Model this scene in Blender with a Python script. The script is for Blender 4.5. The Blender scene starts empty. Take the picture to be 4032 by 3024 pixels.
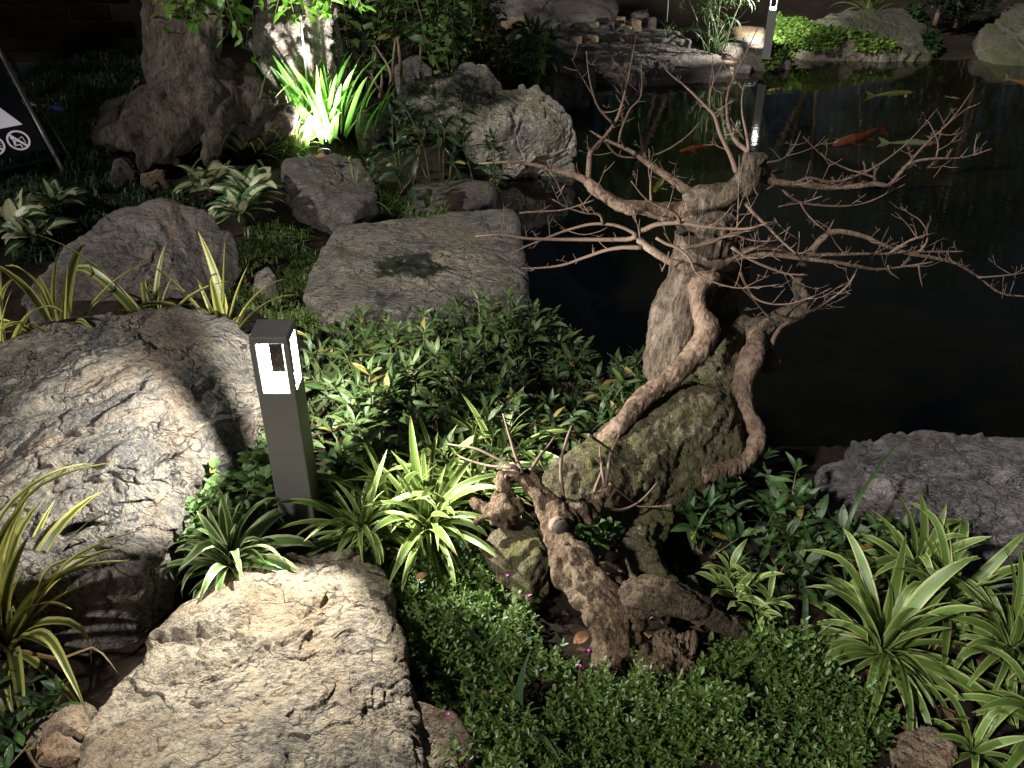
import bpy, bmesh, math, random
import numpy as np
from mathutils import Vector, Matrix, Euler
from mathutils.bvhtree import BVHTree

rng = np.random.default_rng(11)
random.seed(11)
scene = bpy.context.scene
C = scene.collection

# ------------------------------------------------------------------ camera
CAM_H = 1.57
PITCH = math.radians(32.15)
FPX, CX, CY = 3600.0, 2016.0, 1512.0
cam_data = bpy.data.cameras.new('camera')
cam = bpy.data.objects.new('camera', cam_data); C.objects.link(cam)
cam.location = (0, 0, CAM_H)
cam.rotation_euler = (math.pi / 2 - PITCH, 0, 0)
cam_data.sensor_width = 36.0
cam_data.lens = 36.0 * FPX / 4032.0
cam_data.clip_start = 0.05
cam_data.clip_end = 200
scene.camera = cam

# ------------------------------------------------------------------ night sky, sun lamp added as weak fill, exposure
world = bpy.data.worlds.new('World'); scene.world = world
world.use_nodes = True
wn = world.node_tree
bgn = wn.nodes['Background']
sky = wn.nodes.new('ShaderNodeTexSky'); sky.sky_type = 'NISHITA'; sky.sun_disc = False
SUN_EL, SUN_AZ = math.radians(36), math.radians(227)
sky.sun_elevation = SUN_EL
sky.sun_rotation = SUN_AZ
wn.links.new(sky.outputs[0], bgn.inputs[0])
bgn.inputs[1].default_value = 0.0024
sun_data = bpy.data.lights.new('fill_sun', 'SUN')
sun_data.energy = 0.8; sun_data.angle = math.radians(3); sun_data.color = (1.0, 0.97, 0.92)
sun = bpy.data.objects.new('fill_sun', sun_data); C.objects.link(sun)
sd = Vector((math.sin(SUN_AZ) * math.cos(SUN_EL), math.cos(SUN_AZ) * math.cos(SUN_EL), math.sin(SUN_EL)))
sun.rotation_euler = (-sd).to_track_quat('-Z', 'Y').to_euler()
sun.location = sd * 20
scene.view_settings.view_transform = 'Standard'
scene.view_settings.look = 'None'
scene.view_settings.exposure = 2.0
scene.view_settings.gamma = 1.0
scene.view_settings.use_curve_mapping = False
scene.cycles.use_denoising = True
scene.cycles.max_bounces = 6
scene.cycles.diffuse_bounces = 3
scene.cycles.transparent_max_bounces = 12
scene.cycles.sample_clamp_indirect = 4.0
LAMP_POWER = 24.0
WARM = (1.0, 0.96, 0.88)

# ------------------------------------------------------------------ pixel -> place helpers (rays of the survey photograph)
cp, sp = math.cos(PITCH), math.sin(PITCH)
Q = 1344 / 2212.0
CROP = {'O': (0, 0, 4032 / 2212.0), 'P': (0, 0, 1.0),
        'A': (0, 0, Q), 'B': (1344, 0, Q), 'C': (2688, 0, Q), 'D': (0, 1008, Q), 'E': (1344, 1008, Q), 'F': (2688, 1008, Q),
        'G': (0, 2016, Q), 'H': (1344, 2016, Q), 'I': (2688, 2016, Q), 'J': (2100, 600, 1200 / 2212.0), 'K': (1800, 1700, 1200 / 1991.0),
        'L': (600, 0, 900 / 2133.0)}
def full(c, x, y):
    ox, oy, s = CROP[c]
    return ox + x * s, oy + y * s
def ray(c, x, y):
    px, py = full(c, x, y)
    a, b = (px - CX) / FPX, (CY - py) / FPX
    return Vector((a, cp + b * sp, -sp + b * cp))
def atz(c, x, y, z):
    d = ray(c, x, y); t = (z - CAM_H) / d.z
    return Vector((d.x * t, d.y * t, z))
def atd(c, x, y, D):
    d = ray(c, x, y); t = D / d.y
    return Vector((d.x * t, D, CAM_H + d.z * t))

# ------------------------------------------------------------------ noise
_r = np.random.default_rng(5)
_perm = np.concatenate([_r.permutation(256)] * 3)
_grad = _r.normal(size=(256, 3)); _grad /= np.linalg.norm(_grad, axis=1)[:, None]
def perlin(P):
    P = np.asarray(P, float)
    I = np.floor(P).astype(int); f = P - I; I &= 255
    u = f * f * f * (f * (f * 6 - 15) + 10)
    out = 0
    for dx in (0, 1):
        wx = u[:, 0] if dx else 1 - u[:, 0]
        for dy in (0, 1):
            wy = u[:, 1] if dy else 1 - u[:, 1]
            for dz in (0, 1):
                wz = u[:, 2] if dz else 1 - u[:, 2]
                h = _perm[_perm[_perm[I[:, 0] + dx] + I[:, 1] + dy] + I[:, 2] + dz]
                g = _grad[h]
                out = out + wx * wy * wz * (g[:, 0] * (f[:, 0] - dx) + g[:, 1] * (f[:, 1] - dy) + g[:, 2] * (f[:, 2] - dz))
    return out * 1.6
def fbm(P, octv=5, lac=2.03, gain=0.5):
    a, s = 1.0, 0.0; P = np.array(P, float)
    for i in range(octv):
        s = s + a * perlin(P + 17.3 * i); a *= gain; P = P * lac
    return s
def ridged(P, octv=4, lac=2.1, gain=0.5):
    a, s = 1.0, 0.0; P = np.array(P, float)
    for i in range(octv):
        s = s + a * (1 - np.abs(perlin(P + 7.7 * i)) * 2); a *= gain; P = P * lac
    return s
def worley(P, seed=0):
    """F1, F2 and a random value per nearest cell"""
    P = np.asarray(P, float); I = np.floor(P).astype(int)
    f1 = np.full(len(P), 9.0); f2 = np.full(len(P), 9.0); cid = np.zeros(len(P)); nx_ = np.zeros((len(P), 3))
    for dx in (-1, 0, 1):
        for dy in (-1, 0, 1):
            for dz in (-1, 0, 1):
                J = I + (dx, dy, dz); K = (J + seed) & 255
                h = _perm[_perm[_perm[K[:, 0]] + K[:, 1]] + K[:, 2]]
                q = J + .5 + .42 * _grad[h]
                d = np.linalg.norm(q - P, axis=1)
                m = d < f1
                f2 = np.where(m, f1, np.minimum(f2, d)); cid = np.where(m, h / 255.0, cid); nx_[m] = (P - q)[m]; f1 = np.where(m, d, f1)
    return f1, f2, cid, nx_
def sstep(a, b, x):
    t = np.clip((np.asarray(x, float) - a) / (b - a), 0, 1); return t * t * (3 - 2 * t)

# ------------------------------------------------------------------ object helpers
def tag(o, label=None, cat=None, group=None, kind=None):
    if label: o['label'] = label
    if cat: o['category'] = cat
    if group: o['group'] = group
    if kind: o['kind'] = kind
    return o
def mesh_data(name, V, F, mat=None, smooth=True, uv=None):
    V = np.asarray(V, float)
    me = bpy.data.meshes.new(name)
    if isinstance(F, np.ndarray):
        nf, k = F.shape
        me.vertices.add(len(V)); me.vertices.foreach_set('co', V.astype(np.float32).ravel())
        me.loops.add(nf * k); me.loops.foreach_set('vertex_index', F.astype(np.int32).ravel())
        me.polygons.add(nf); me.polygons.foreach_set('loop_start', np.arange(0, nf * k, k, dtype=np.int32))
        me.update(calc_edges=True); me.validate()
    else:
        me.from_pydata([tuple(v) for v in V], [], F); me.update()
    me.polygons.foreach_set('use_smooth', np.full(len(me.polygons), smooth))
    if uv is not None:
        ul = me.uv_layers.new(name='UVMap')
        li = np.empty(len(me.loops), dtype=np.int32); me.loops.foreach_get('vertex_index', li)
        ul.data.foreach_set('uv', np.asarray(uv, np.float32)[li].ravel())
    if mat:
        me.materials.append(mat)
    return me
def mobj(name, V, F, mat, parent=None, loc=None, smooth=True, uv=None):
    """mesh object from world-space vertices; origin at loc (top-level) or at the parent's origin"""
    V = np.asarray(V, float)
    if parent is not None:
        base = np.array(parent_origin(parent))
    else:
        base = np.array(loc if loc is not None else (0, 0, 0), float)
    me = mesh_data(name, V - base, F, mat, smooth, uv)
    o = bpy.data.objects.new(name, me); C.objects.link(o)
    if parent is not None: o.parent = parent
    else: o.location = base
    return o
_orig = {}
def parent_origin(p):
    v = Vector((0, 0, 0))
    while p is not None:
        v = v + p.location; p = p.parent
    return v
def thing(name, label, cat, loc=(0, 0, 0), group=None, kind=None):
    o = bpy.data.objects.new(name, None); C.objects.link(o)
    o.empty_display_size = 0.05
    o.location = loc
    return tag(o, label, cat, group, kind)
def inst(name, me, parent, M):
    o = bpy.data.objects.new(name, me); C.objects.link(o)
    o.parent = parent; o.matrix_basis = M
    return o
def box(sx, sy, sz, bev=0.0, cx=0, cy=0, cz=0):
    bm = bmesh.new(); bmesh.ops.create_cube(bm, size=1)
    for v in bm.verts: v.co = Vector((v.co.x * sx + cx, v.co.y * sy + cy, v.co.z * sz + cz))
    if bev > 0: bmesh.ops.bevel(bm, geom=bm.edges[:], offset=bev, segments=2, affect='EDGES', profile=0.5)
    V = [v.co[:] for v in bm.verts]; F = [[v.index for v in f.verts] for f in bm.faces]
    bm.verts.index_update()
    F = [[v.index for v in f.verts] for f in bm.faces]
    bm.free(); return np.array(V), F
def catmull(pts, n):
    P = np.array(pts, float)
    if len(P) < 3:
        t = np.linspace(0, 1, n)[:, None]; return P[0] * (1 - t) + P[-1] * t
    Pe = np.vstack([2 * P[0] - P[1], P, 2 * P[-1] - P[-2]])
    seg = np.linalg.norm(np.diff(P[:, :3], axis=0), axis=1); cum = np.concatenate([[0], np.cumsum(seg)])
    out = []
    for s in np.linspace(0, cum[-1], n):
        i = min(np.searchsorted(cum, s, side='right') - 1, len(P) - 2); t = (s - cum[i]) / max(seg[i], 1e-9)
        a, b, c, d = Pe[i], Pe[i + 1], Pe[i + 2], Pe[i + 3]
        out.append(0.5 * ((2 * b) + (c - a) * t + (2 * a - 5 * b + 4 * c - d) * t * t + (3 * b - 3 * c + d - a) * t ** 3))
    return np.array(out)
def tube(pts, rad, n=24, k=8, wob=0.0, cap=True, seed=0):
    """pts (m,3), rad (m): returns V,F of a swept tube with smooth spline"""
    A = np.hstack([np.array(pts, float), np.array(rad, float)[:, None]])
    S = catmull(A, n); P, R = S[:, :3], np.maximum(S[:, 3], 0.0006)
    T = np.gradient(P, axis=0); T /= np.maximum(np.linalg.norm(T, axis=1)[:, None], 1e-9)
    ref = np.array([0, 0, 1.0]) if abs(T[0][2]) < 0.9 else np.array([1.0, 0, 0])
    N = np.cross(T[0], ref); N /= np.linalg.norm(N)
    V = []
    ang = np.linspace(0, 2 * math.pi, k, endpoint=False)
    for i in range(n):
        N = N - T[i] * N.dot(T[i]); N /= max(np.linalg.norm(N), 1e-9); Bn = np.cross(T[i], N)
        V.append(P[i] + R[i] * (np.cos(ang)[:, None] * N + np.sin(ang)[:, None] * Bn))
    V = np.vstack(V)
    if wob:
        Rr = np.repeat(R, k); c = np.repeat(P, k, axis=0)
        V = c + (V - c) * (1 + wob * fbm(V * (0.35 / max(R.mean(), .004)) + seed * 3.1, 3))[:, None]
    i = np.arange(n - 1)[:, None] * k; j = np.arange(k)[None, :]
    F = np.stack([i + j, i + (j + 1) % k, i + k + (j + 1) % k, i + k + j], -1).reshape(-1, 4)
    F = [list(map(int, f)) for f in F]
    if cap:
        F.append(list(range(k))[::-1]); F.append([(n - 1) * k + q for q in range(k)])
    return V, F
def join(parts):
    V, F, o = [], [], 0
    for v, f in parts:
        V.append(np.asarray(v, float)); F += [[q + o for q in ff] for ff in f]; o += len(v)
    return np.vstack(V), F

# ------------------------------------------------------------------ materials
class NT:
    def __init__(s, name):
        s.m = bpy.data.materials.new(name); s.m.use_nodes = True; s.t = s.m.node_tree; s.t.nodes.clear()
        s.out = s.t.nodes.new('ShaderNodeOutputMaterial')
    def n(s, typ, props=None, **inp):
        nd = s.t.nodes.new('ShaderNode' + typ)
        for k, v in (props or {}).items(): setattr(nd, k, v)
        for k, v in inp.items():
            key = k.replace('_', ' ')
            sock = nd.inputs[int(k[1:])] if (k[0] == 'i' and k[1:].isdigit()) else nd.inputs[key]
            s.set(sock, v)
        return nd
    def set(s, sock, v):
        if isinstance(v, bpy.types.NodeSocket): s.t.links.new(v, sock)
        elif hasattr(v, 'outputs'): s.t.links.new(v.outputs[0], sock)
        else:
            if sock.type == 'RGBA' and len(v) == 3: v = (*v, 1)
            sock.default_value = v
    def ramp(s, fac, stops, interp='LINEAR'):
        nd = s.t.nodes.new('ShaderNodeValToRGB'); s.set(nd.inputs[0], fac); cr = nd.color_ramp; cr.interpolation = interp
        while len(cr.elements) < len(stops): cr.elements.new(0.5)
        for e, (p, c) in zip(cr.elements, stops):
            e.position = p; e.color = (c, c, c, 1) if np.isscalar(c) else (*c, 1)
        return nd.outputs[0]
    def mix(s, fac, a, b, mode='MIX'):
        nd = s.t.nodes.new('ShaderNodeMix'); nd.data_type = 'RGBA'; nd.blend_type = mode
        s.set(nd.inputs[0], fac); s.set(nd.inputs[6], a); s.set(nd.inputs[7], b); return nd.outputs[2]
    def math(s, op, a, b=0.0):
        nd = s.t.nodes.new('ShaderNodeMath'); nd.operation = op; s.set(nd.inputs[0], a); s.set(nd.inputs[1], b); return nd.outputs[0]
    def noise(s, vec, scale, detail=6, rough=0.55, dist=0.0):
        nd = s.n('TexNoise', Scale=scale, Detail=detail, Roughness=rough, Distortion=dist); s.set(nd.inputs['Vector'], vec); return nd.outputs[0]
    def coord(s, which='Object'): return s.n('TexCoord').outputs[which]
    def mapping(s, vec, scale=(1, 1, 1), rot=(0, 0, 0), loc=(0, 0, 0)):
        nd = s.n('Mapping'); s.set(nd.inputs[0], vec); nd.inputs['Scale'].default_value = scale
        nd.inputs['Rotation'].default_value = rot; nd.inputs['Location'].default_value = loc; return nd.outputs[0]
    def bump(s, h, strength=0.5, dist=0.01, normal=None):
        nd = s.n('Bump', Strength=strength, Distance=dist); s.set(nd.inputs['Height'], h)
        if normal is not None: s.set(nd.inputs['Normal'], normal)
        return nd.outputs[0]
    def done(s, color=(.5, .5, .5), rough=0.6, normal=None, spec=0.5, metal=0.0, transl=0.0, transl_col=None, emit=None, emit_s=0):
        b = s.n('BsdfPrincipled'); s.set(b.inputs['Base Color'], color); s.set(b.inputs['Roughness'], rough)
        s.set(b.inputs['Metallic'], metal); s.set(b.inputs['Specular IOR Level'], spec)
        if normal is not None: s.set(b.inputs['Normal'], normal)
        if emit is not None: s.set(b.inputs['Emission Color'], emit); b.inputs['Emission Strength'].default_value = emit_s
        sh = b.outputs[0]
        if transl > 0:
            tr = s.n('BsdfTranslucent'); s.set(tr.inputs[0], transl_col if transl_col is not None else color)
            mx = s.n('MixShader'); mx.inputs[0].default_value = transl
            s.t.links.new(sh, mx.inputs[1]); s.t.links.new(tr.outputs[0], mx.inputs[2]); sh = mx.outputs[0]
        s.t.links.new(sh, s.out.inputs[0]); return s.m

def rock_mat(name, dark, mid, light, vein, stain, stain_amt=0.4, scale=1.0, aniso=(1, 1, 1), rot=(0, 0, 0), rough=0.75, bump=0.6, vein_w=0.03, moss=None, moss_amt=0.0, spec=0.35, fine=1.0, crackle=0.0):
    s = NT(name); co = s.coord(); v = s.mapping(co, tuple(a * scale for a in aniso), rot)
    n1 = s.noise(v, 6, 7, .7, .7)
    n2 = s.noise(v, 42 * fine, 5, .72, .5)
    col = s.ramp(s.math('ADD', s.math('MULTIPLY', n1, .65), s.math('MULTIPLY', n2, .35)), [(.39, dark), (.49, mid), (.60, light)])
    n5 = s.noise(co, 150, 2, .6)
    col = s.mix(s.ramp(n5, [(.5, 0), (.7, .55)]), col, light); col = s.mix(s.ramp(n5, [(.3, .6), (.45, 0)]), col, dark)
    n3 = s.noise(v, 9, 4, .62, 2.2)
    d3 = s.math('ABSOLUTE', s.math('SUBTRACT', n3, .5))
    vm = s.math('MULTIPLY', s.ramp(d3, [(0, .9), (vein_w, .45), (vein_w * 2.6, 0)]), s.ramp(n1, [(.35, .2), (.6, 1)]))
    col = s.mix(vm, col, vein)
    n4 = s.noise(s.mapping(co, (scale,) * 3, (0, 0, 0), (3, 1, 2)), 3.1, 4, .65, .8)
    col = s.mix(s.ramp(n4, [(.48, 0), (.60, stain_amt)]), col, stain)
    col = s.mix(s.ramp(n4, [(.3, .55), (.42, 0)]), col, dark)
    col = s.mix(s.ramp(n2, [(.34, .75), (.46, 0)]), col, tuple(c * .5 for c in dark))
    if crackle:
        wv = s.n('TexNoise', Scale=5.0, Detail=4.0, Roughness=.65); s.set(wv.inputs['Vector'], co)
        vo = s.n('TexVoronoi', {'feature': 'DISTANCE_TO_EDGE'}, Scale=7.0); s.set(vo.inputs['Vector'], s.mix(.22, co, wv.outputs[1]))
        ck = s.math('MULTIPLY', s.ramp(vo.outputs[0], [(0, 1), (.03, 0)]), s.ramp(n1, [(.42, 0), (.52, crackle)]))
        col = s.mix(ck, col, tuple(c * .3 for c in dark))
    if moss is not None:
        geo = s.n('NewGeometry'); sep = s.n('SeparateXYZ'); s.set(sep.inputs[0], geo.outputs['Normal'])
        mm = s.math('MULTIPLY', s.ramp(n4, [(.42 - moss_amt * .1, 0), (.58, 1)]), s.ramp(sep.outputs[2], [(.0, 0), (.5, moss_amt)]))
        col = s.mix(mm, col, s.mix(n2, moss, tuple(c * .4 for c in moss)))
    h = s.math('ADD', s.math('MULTIPLY', n1, 1.3), s.math('MULTIPLY', n2, .75))
    h = s.math('SUBTRACT', h, s.math('MULTIPLY', s.ramp(d3, [(0, 1), (.09, 0)]), .22))
    if crackle: h = s.math('SUBTRACT', h, s.math('MULTIPLY', ck, .35))
    nm = s.bump(h, bump, 0.03)
    return s.done(col, s.ramp(n2, [(.3, rough - .12), (.7, rough + .1)]), nm, spec)

def leaf_mat(name, c1, c2, rough=0.4, transl=0.25, vein=True, spec=0.5, tint=None):
    s = NT(name); uv = s.coord('UV'); sep = s.n('SeparateXYZ'); s.set(sep.inputs[0], uv)
    oi = s.n('ObjectInfo').outputs['Random']
    geo = s.n('NewGeometry').outputs['Position']
    f = s.math('ADD', s.math('MULTIPLY', oi, .6), s.math('ADD', s.math('MULTIPLY', s.noise(geo, 14, 3), .5), s.math('MULTIPLY', s.math('SUBTRACT', s.noise(geo, 70, 1), .5), .9)))
    col = s.mix(s.ramp(f, [(.25, 0), (.95, 1)]), c1, c2)
    d = s.math('ABSOLUTE', s.math('SUBTRACT', sep.outputs[0], .5))
    if vein:
        col = s.mix(s.ramp(d, [(0, .55), (.035, .35), (.06, 0)]), col, tuple(min(1, c * 1.9 + .02) for c in c2))
        w = s.n('TexWave', {'wave_type': 'BANDS', 'bands_direction': 'Y'}, Scale=5.0, Distortion=0.0)
        vv = s.n('CombineXYZ'); s.set(vv.inputs[1], s.math('SUBTRACT', sep.outputs[1], s.math('MULTIPLY', d, .5))); s.set(w.inputs['Vector'], vv.outputs[0])
        nm = s.bump(w.outputs[1], .25, .002)
    else: nm = None
    col = s.mix(s.ramp(oi, [(.955, 0), (.965, .8)]), col, (.26, .2, .05))
    n = s.noise(geo, 120, 2)
    col = s.mix(s.ramp(n, [(.35, .25), (.65, 0)]), col, tuple(c * .5 for c in c1))
    return s.done(col, rough, nm, spec, transl=transl, transl_col=s.mix(.5, col, tuple(min(1, c * 1.6) for c in c2)))
def stripe_mat(name, centre, margin, edge=0.55, soft=.1, invert=False, rough=0.42, transl=0.25):
    s = NT(name); sep = s.n('SeparateXYZ'); s.set(sep.inputs[0], s.coord('UV'))
    d = s.math('MULTIPLY', s.math('ABSOLUTE', s.math('SUBTRACT', sep.outputs[0], .5)), 2.0)
    oi = s.n('ObjectInfo').outputs['Random']
    geo = s.n('NewGeometry').outputs['Position']
    lv = s.n('CombineXYZ'); s.set(lv.inputs[0], s.math('MULTIPLY', sep.outputs[0], 14)); s.set(lv.inputs[1], s.math('MULTIPLY', sep.outputs[1], 1.2)); s.set(lv.inputs[2], s.math('MULTIPLY', oi, 40))
    ln = s.noise(lv.outputs[0], 1.6, 3, .6)
    dd = s.math('ADD', d, s.math('MULTIPLY', s.math('SUBTRACT', ln, .5), .55))
    m = s.ramp(dd, [(edge - soft, 1.0 if invert else 0.0), (edge + soft, 0.0 if invert else 1.0)])
    cen = s.mix(s.ramp(ln, [(.35, 0), (.7, 1)]), centre, tuple(c * 1.7 for c in centre))
    col = s.mix(m, cen, margin)
    col = s.mix(s.math('MULTIPLY', oi, .3), col, tuple(c * 1.3 for c in centre))
    # dry brown tips on some leaves
    tip = s.math('MULTIPLY', s.ramp(sep.outputs[1], [(.9, 0), (.98, 1)]), s.ramp(oi, [(.55, 0), (.6, .8)]))
    col = s.mix(tip, col, (.25, .15, .06))
    spk = s.noise(geo, 90, 2)
    col = s.mix(s.ramp(spk, [(.28, .5), (.36, 0)]), col, tuple(c * .6 for c in centre))
    nm = s.bump(ln, .3, .0015)
    return s.done(col, rough, nm, .5, transl=transl)
def blotch_mat(name, green, cream):
    """broad leaf with a cream centre feathering out along side veins to a green edge"""
    s = NT(name); sep = s.n('SeparateXYZ'); s.set(sep.inputs[0], s.coord('UV'))
    d = s.math('MULTIPLY', s.math('ABSOLUTE', s.math('SUBTRACT', sep.outputs[0], .5)), 2.0)
    oi = s.n('ObjectInfo').outputs['Random']
    vv = s.n('CombineXYZ'); s.set(vv.inputs[1], s.math('SUBTRACT', sep.outputs[1], s.math('MULTIPLY', d, .22))); s.set(vv.inputs[2], s.math('MULTIPLY', oi, 30))
    w = s.noise(vv.outputs[0], 16, 3, .7)
    dd = s.math('ADD', d, s.math('MULTIPLY', s.math('SUBTRACT', w, .5), .9))
    dd = s.math('ADD', dd, s.math('MULTIPLY', s.math('SUBTRACT', oi, .35), .9))
    m = s.ramp(dd, [(.62, 1), (.85, 0)])
    mid = s.ramp(d, [(.0, .0), (.05, 1)])
    col = s.mix(m, green, cream); col = s.mix(mid, tuple(c * 1.6 for c in green), col)
    return s.done(col, .4, s.bump(w, .3, .002), .5, transl=.2)
def bark_mat(name, dark, mid, light, moss=None, moss_amt=0.5, grain=(1, 1, 1), scale=1.0, bump=.7, moss_lo=.45):
    s = NT(name); co = s.coord(); v = s.mapping(co, tuple(g * scale for g in grain))
    n1 = s.noise(v, 11, 7, .7, .8); n2 = s.noise(v, 70, 5, .75, .6)
    n3 = s.noise(s.mapping(v, (2.2, 2.2, .5)), 38, 4, .65, 1.2)
    f = s.math('ADD', s.math('MULTIPLY', n1, .5), s.math('ADD', s.math('MULTIPLY', n3, .3), s.math('MULTIPLY', n2, .2)))
    col = s.ramp(f, [(.40, dark), (.5, mid), (.6, light)])
    col = s.mix(s.ramp(n2, [(.36, .8), (.46, 0)]), col, tuple(c * .6 for c in dark))
    col = s.mix(s.ramp(n1, [(.58, 0), (.68, .6)]), col, tuple(min(1, c * 1.25) for c in light))
    if moss is not None:
        mn = s.noise(co, 6.5, 6, .72, .4)
        mm = s.ramp(mn, [(moss_lo, 0), (moss_lo + .14, moss_amt)])
        col = s.mix(mm, col, s.mix(s.ramp(n2, [(.35, 0), (.65, 1)]), tuple(c * .35 for c in moss), moss))
    h = s.math('ADD', s.math('MULTIPLY', n1, 1.0), s.math('ADD', s.math('MULTIPLY', n2, .6), s.math('MULTIPLY', n3, .7)))
    return s.done(col, .85, s.bump(h, bump, .03), .25)
def plain(name, col, rough=.5, metal=0.0, spec=.5, nscale=30, namt=.25, emit=None, emit_s=0, bump=.1):
    s = NT(name); n = s.noise(s.coord(), nscale, 5, .6)
    c = s.mix(s.ramp(n, [(.35, namt), (.65, 0)]), col, tuple(x * .6 for x in col))
    return s.done(c, rough, s.bump(n, bump, .002), spec, metal, emit=emit, emit_s=emit_s)

# ================================================================== SETTING: ground, path, water
WATER_Z = -0.40
Z, DD = atz, atd
pond_px = [('P', 4700, 1900), ('P', 3900, 1780), ('P', 3300, 1800), ('P', 2980, 1830), ('P', 2750, 1700), ('P', 2520, 1560), ('P', 2330, 1430),
           ('P', 2120, 1290), ('P', 2075, 1150), ('P', 2050, 850), ('P', 1975, 800), ('P', 1950, 715), ('P', 2240, 690),
           ('P', 2290, 520), ('P', 2240, 400), ('P', 2330, 345), ('P', 2900, 330), ('P', 2950, 280), ('P', 3080, 252), ('P', 3500, 246), ('P', 4032, 250), ('P', 5200, 262)]
pond = np.array([atz(c, x, y, WATER_Z)[:2] for c, x, y in pond_px])
pond = np.vstack([pond, [[9.5, 8.6], [9.5, 2.2]]])
def pond_sd(x, y):
    """signed distance to the shore: positive on land"""
    p = np.stack([np.ravel(x), np.ravel(y)], -1).astype(float)
    best = np.full(len(p), 1e9); inside = np.zeros(len(p), bool)
    n = len(pond)
    for i in range(n):
        a, b = pond[i], pond[(i + 1) % n]; ab = b - a
        t = np.clip(((p - a) @ ab) / max(ab @ ab, 1e-9), 0, 1)
        best = np.minimum(best, np.linalg.norm(p - (a + t[:, None] * ab), axis=1))
        cond = ((a[1] > p[:, 1]) != (b[1] > p[:, 1]))
        with np.errstate(divide='ignore', invalid='ignore'):
            xi = (b[0] - a[0]) * (p[:, 1] - a[1]) / (b[1] - a[1]) + a[0]
        inside ^= cond & (p[:, 0] < xi)
    return np.where(inside, -best, best)
def gz(x, y, fine=True):
    x = np.ravel(np.asarray(x, float)); y = np.ravel(np.asarray(y, float))
    land = -0.015 - 0.10 * sstep(2.2, 2.9, y) * sstep(-1.15, -.8, x) * sstep(6.5, 5, y) - 0.34 * sstep(5.6, 7.4, y) * sstep(-2.0, -0.6, x) + .13 * sstep(8.5, 9.1, y) * sstep(1.9, 1.2, x) * sstep(-1.5, -.6, x)
    land = land + 0.45 * sstep(10.2, 13.5, y) + 0.06 * sstep(-1.2, -3.0, x)
    land = land - 0.10 * sstep(0.1, 0.9, x) * sstep(1.2, 2.0, y) * sstep(3.4, 2.6, y)
    land = land + 0.17 * sstep(-1.75, -1.5, x) * sstep(-.5, -.75, x) * sstep(2.2, 2.4, y) * sstep(3.05, 2.8, y)
    P = np.stack([x, y, np.zeros_like(x)], -1)
    land = land + 0.035 * fbm(P * 1.7, 3)
    sd = pond_sd(x, y) + 0.04 * perlin(P * 5)
    z = land * sstep(-.02, .35, sd) + (1 - sstep(-.02, .35, sd)) * (-0.44)
    z = np.where(sd < 0.0, -0.44 - 0.55 * sstep(0, -.5, sd), z)
    if fine: z = z + 0.011 * fbm(P * 24, 4) * sstep(-.1, .1, sd)
    return z
def g1(x, y): return float(gz([x], [y])[0])
def atg(c, x, y, dz=0.0):
    """where a pixel's ray meets the ground"""
    z = 0.0
    for _ in range(6):
        p = atz(c, x, y, z + dz); z = g1(p.x, p.y)
    return Vector((p.x, p.y, z))

xs = np.concatenate([np.linspace(-45, -6, 14)[:-1], np.linspace(-6, -2.0, 70)[:-1], np.linspace(-2.0, 2.0, 270), np.linspace(2.0, 7, 80)[1:], np.linspace(7, 45, 14)[1:]])
ys = np.concatenate([np.linspace(-20, 0.4, 12)[:-1], np.linspace(0.4, 4.0, 250), np.linspace(4.0, 13.5, 150)[1:], np.linspace(13.5, 70, 12)[1:]])
XX, YY = np.meshgrid(xs, ys)
ZZ = gz(XX, YY)
GV = np.stack([XX.ravel(), YY.ravel(), ZZ], -1)
nx, ny = len(xs), len(ys)
ii, jj = np.meshgrid(np.arange(nx - 1), np.arange(ny - 1)); b0 = (jj * nx + ii).ravel()
GF = np.stack([b0, b0 + 1, b0 + nx + 1, b0 + nx], -1)
s = NT('soil'); co = s.coord(); n1 = s.noise(co, 3, 8, .65); n2 = s.noise(co, 55, 8, .7); n3 = s.noise(co, 18, 5, .6, .8)
col = s.ramp(n1, [(.3, (.012, .009, .006)), (.55, (.026, .018, .012)), (.75, (.045, .032, .021))])
col = s.mix(s.ramp(n2, [(.55, 0), (.72, .6)]), col, (.08, .052, .032)); col = s.mix(s.ramp(n3, [(.6, 0), (.7, .5)]), col, (.02, .03, .012))
MAT_SOIL = s.done(col, .95, s.bump(s.math('ADD', n2, s.math('MULTIPLY', n3, .7)), .9, .012), .15)
ground = mobj('ground', GV, GF, MAT_SOIL)
tag(ground, 'dark brown garden soil sloping down to the pond', 'ground', kind='structure')

# water
s = NT('pond_water'); geo = s.coord('Object')
n1 = s.noise(s.mapping(geo, (5.0, 13.0, 1)), 1.0, 4, .5, .3); n2 = s.noise(s.mapping(geo, (26, 60, 1)), 1.0, 2, .5)
bm_ = s.bump(s.math('ADD', n1, s.math('MULTIPLY', n2, .10)), .045, .02)
lw = s.n('LayerWeight', Blend=.5); s.set(lw.inputs['Normal'], bm_); fres = s.math('ADD', .02, s.math('MULTIPLY', s.math('POWER', lw.outputs['Facing'], 5.0), .98))
gl = s.n('BsdfGlossy', Roughness=.02); s.set(gl.inputs['Normal'], bm_); s.set(gl.inputs[0], (1, 1, 1))
tr = s.n('BsdfTransparent'); s.set(tr.inputs[0], (.42, .46, .36))
mx = s.n('MixShader'); s.set(mx.inputs[0], fres); s.set(mx.inputs[1], tr.outputs[0]); s.set(mx.inputs[2], gl.outputs[0])
s.t.links.new(mx.outputs[0], s.out.inputs[0]); MAT_WATER = s.m
wp = np.array([[-3, 1.5, WATER_Z], [12, 1.5, WATER_Z], [12, 10, WATER_Z], [-3, 10, WATER_Z]])
water = mobj('pond_water', wp, [[0, 1, 2, 3]], MAT_WATER)
tag(water, 'still black pond water with faint ripples', 'water', kind='structure')

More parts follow.
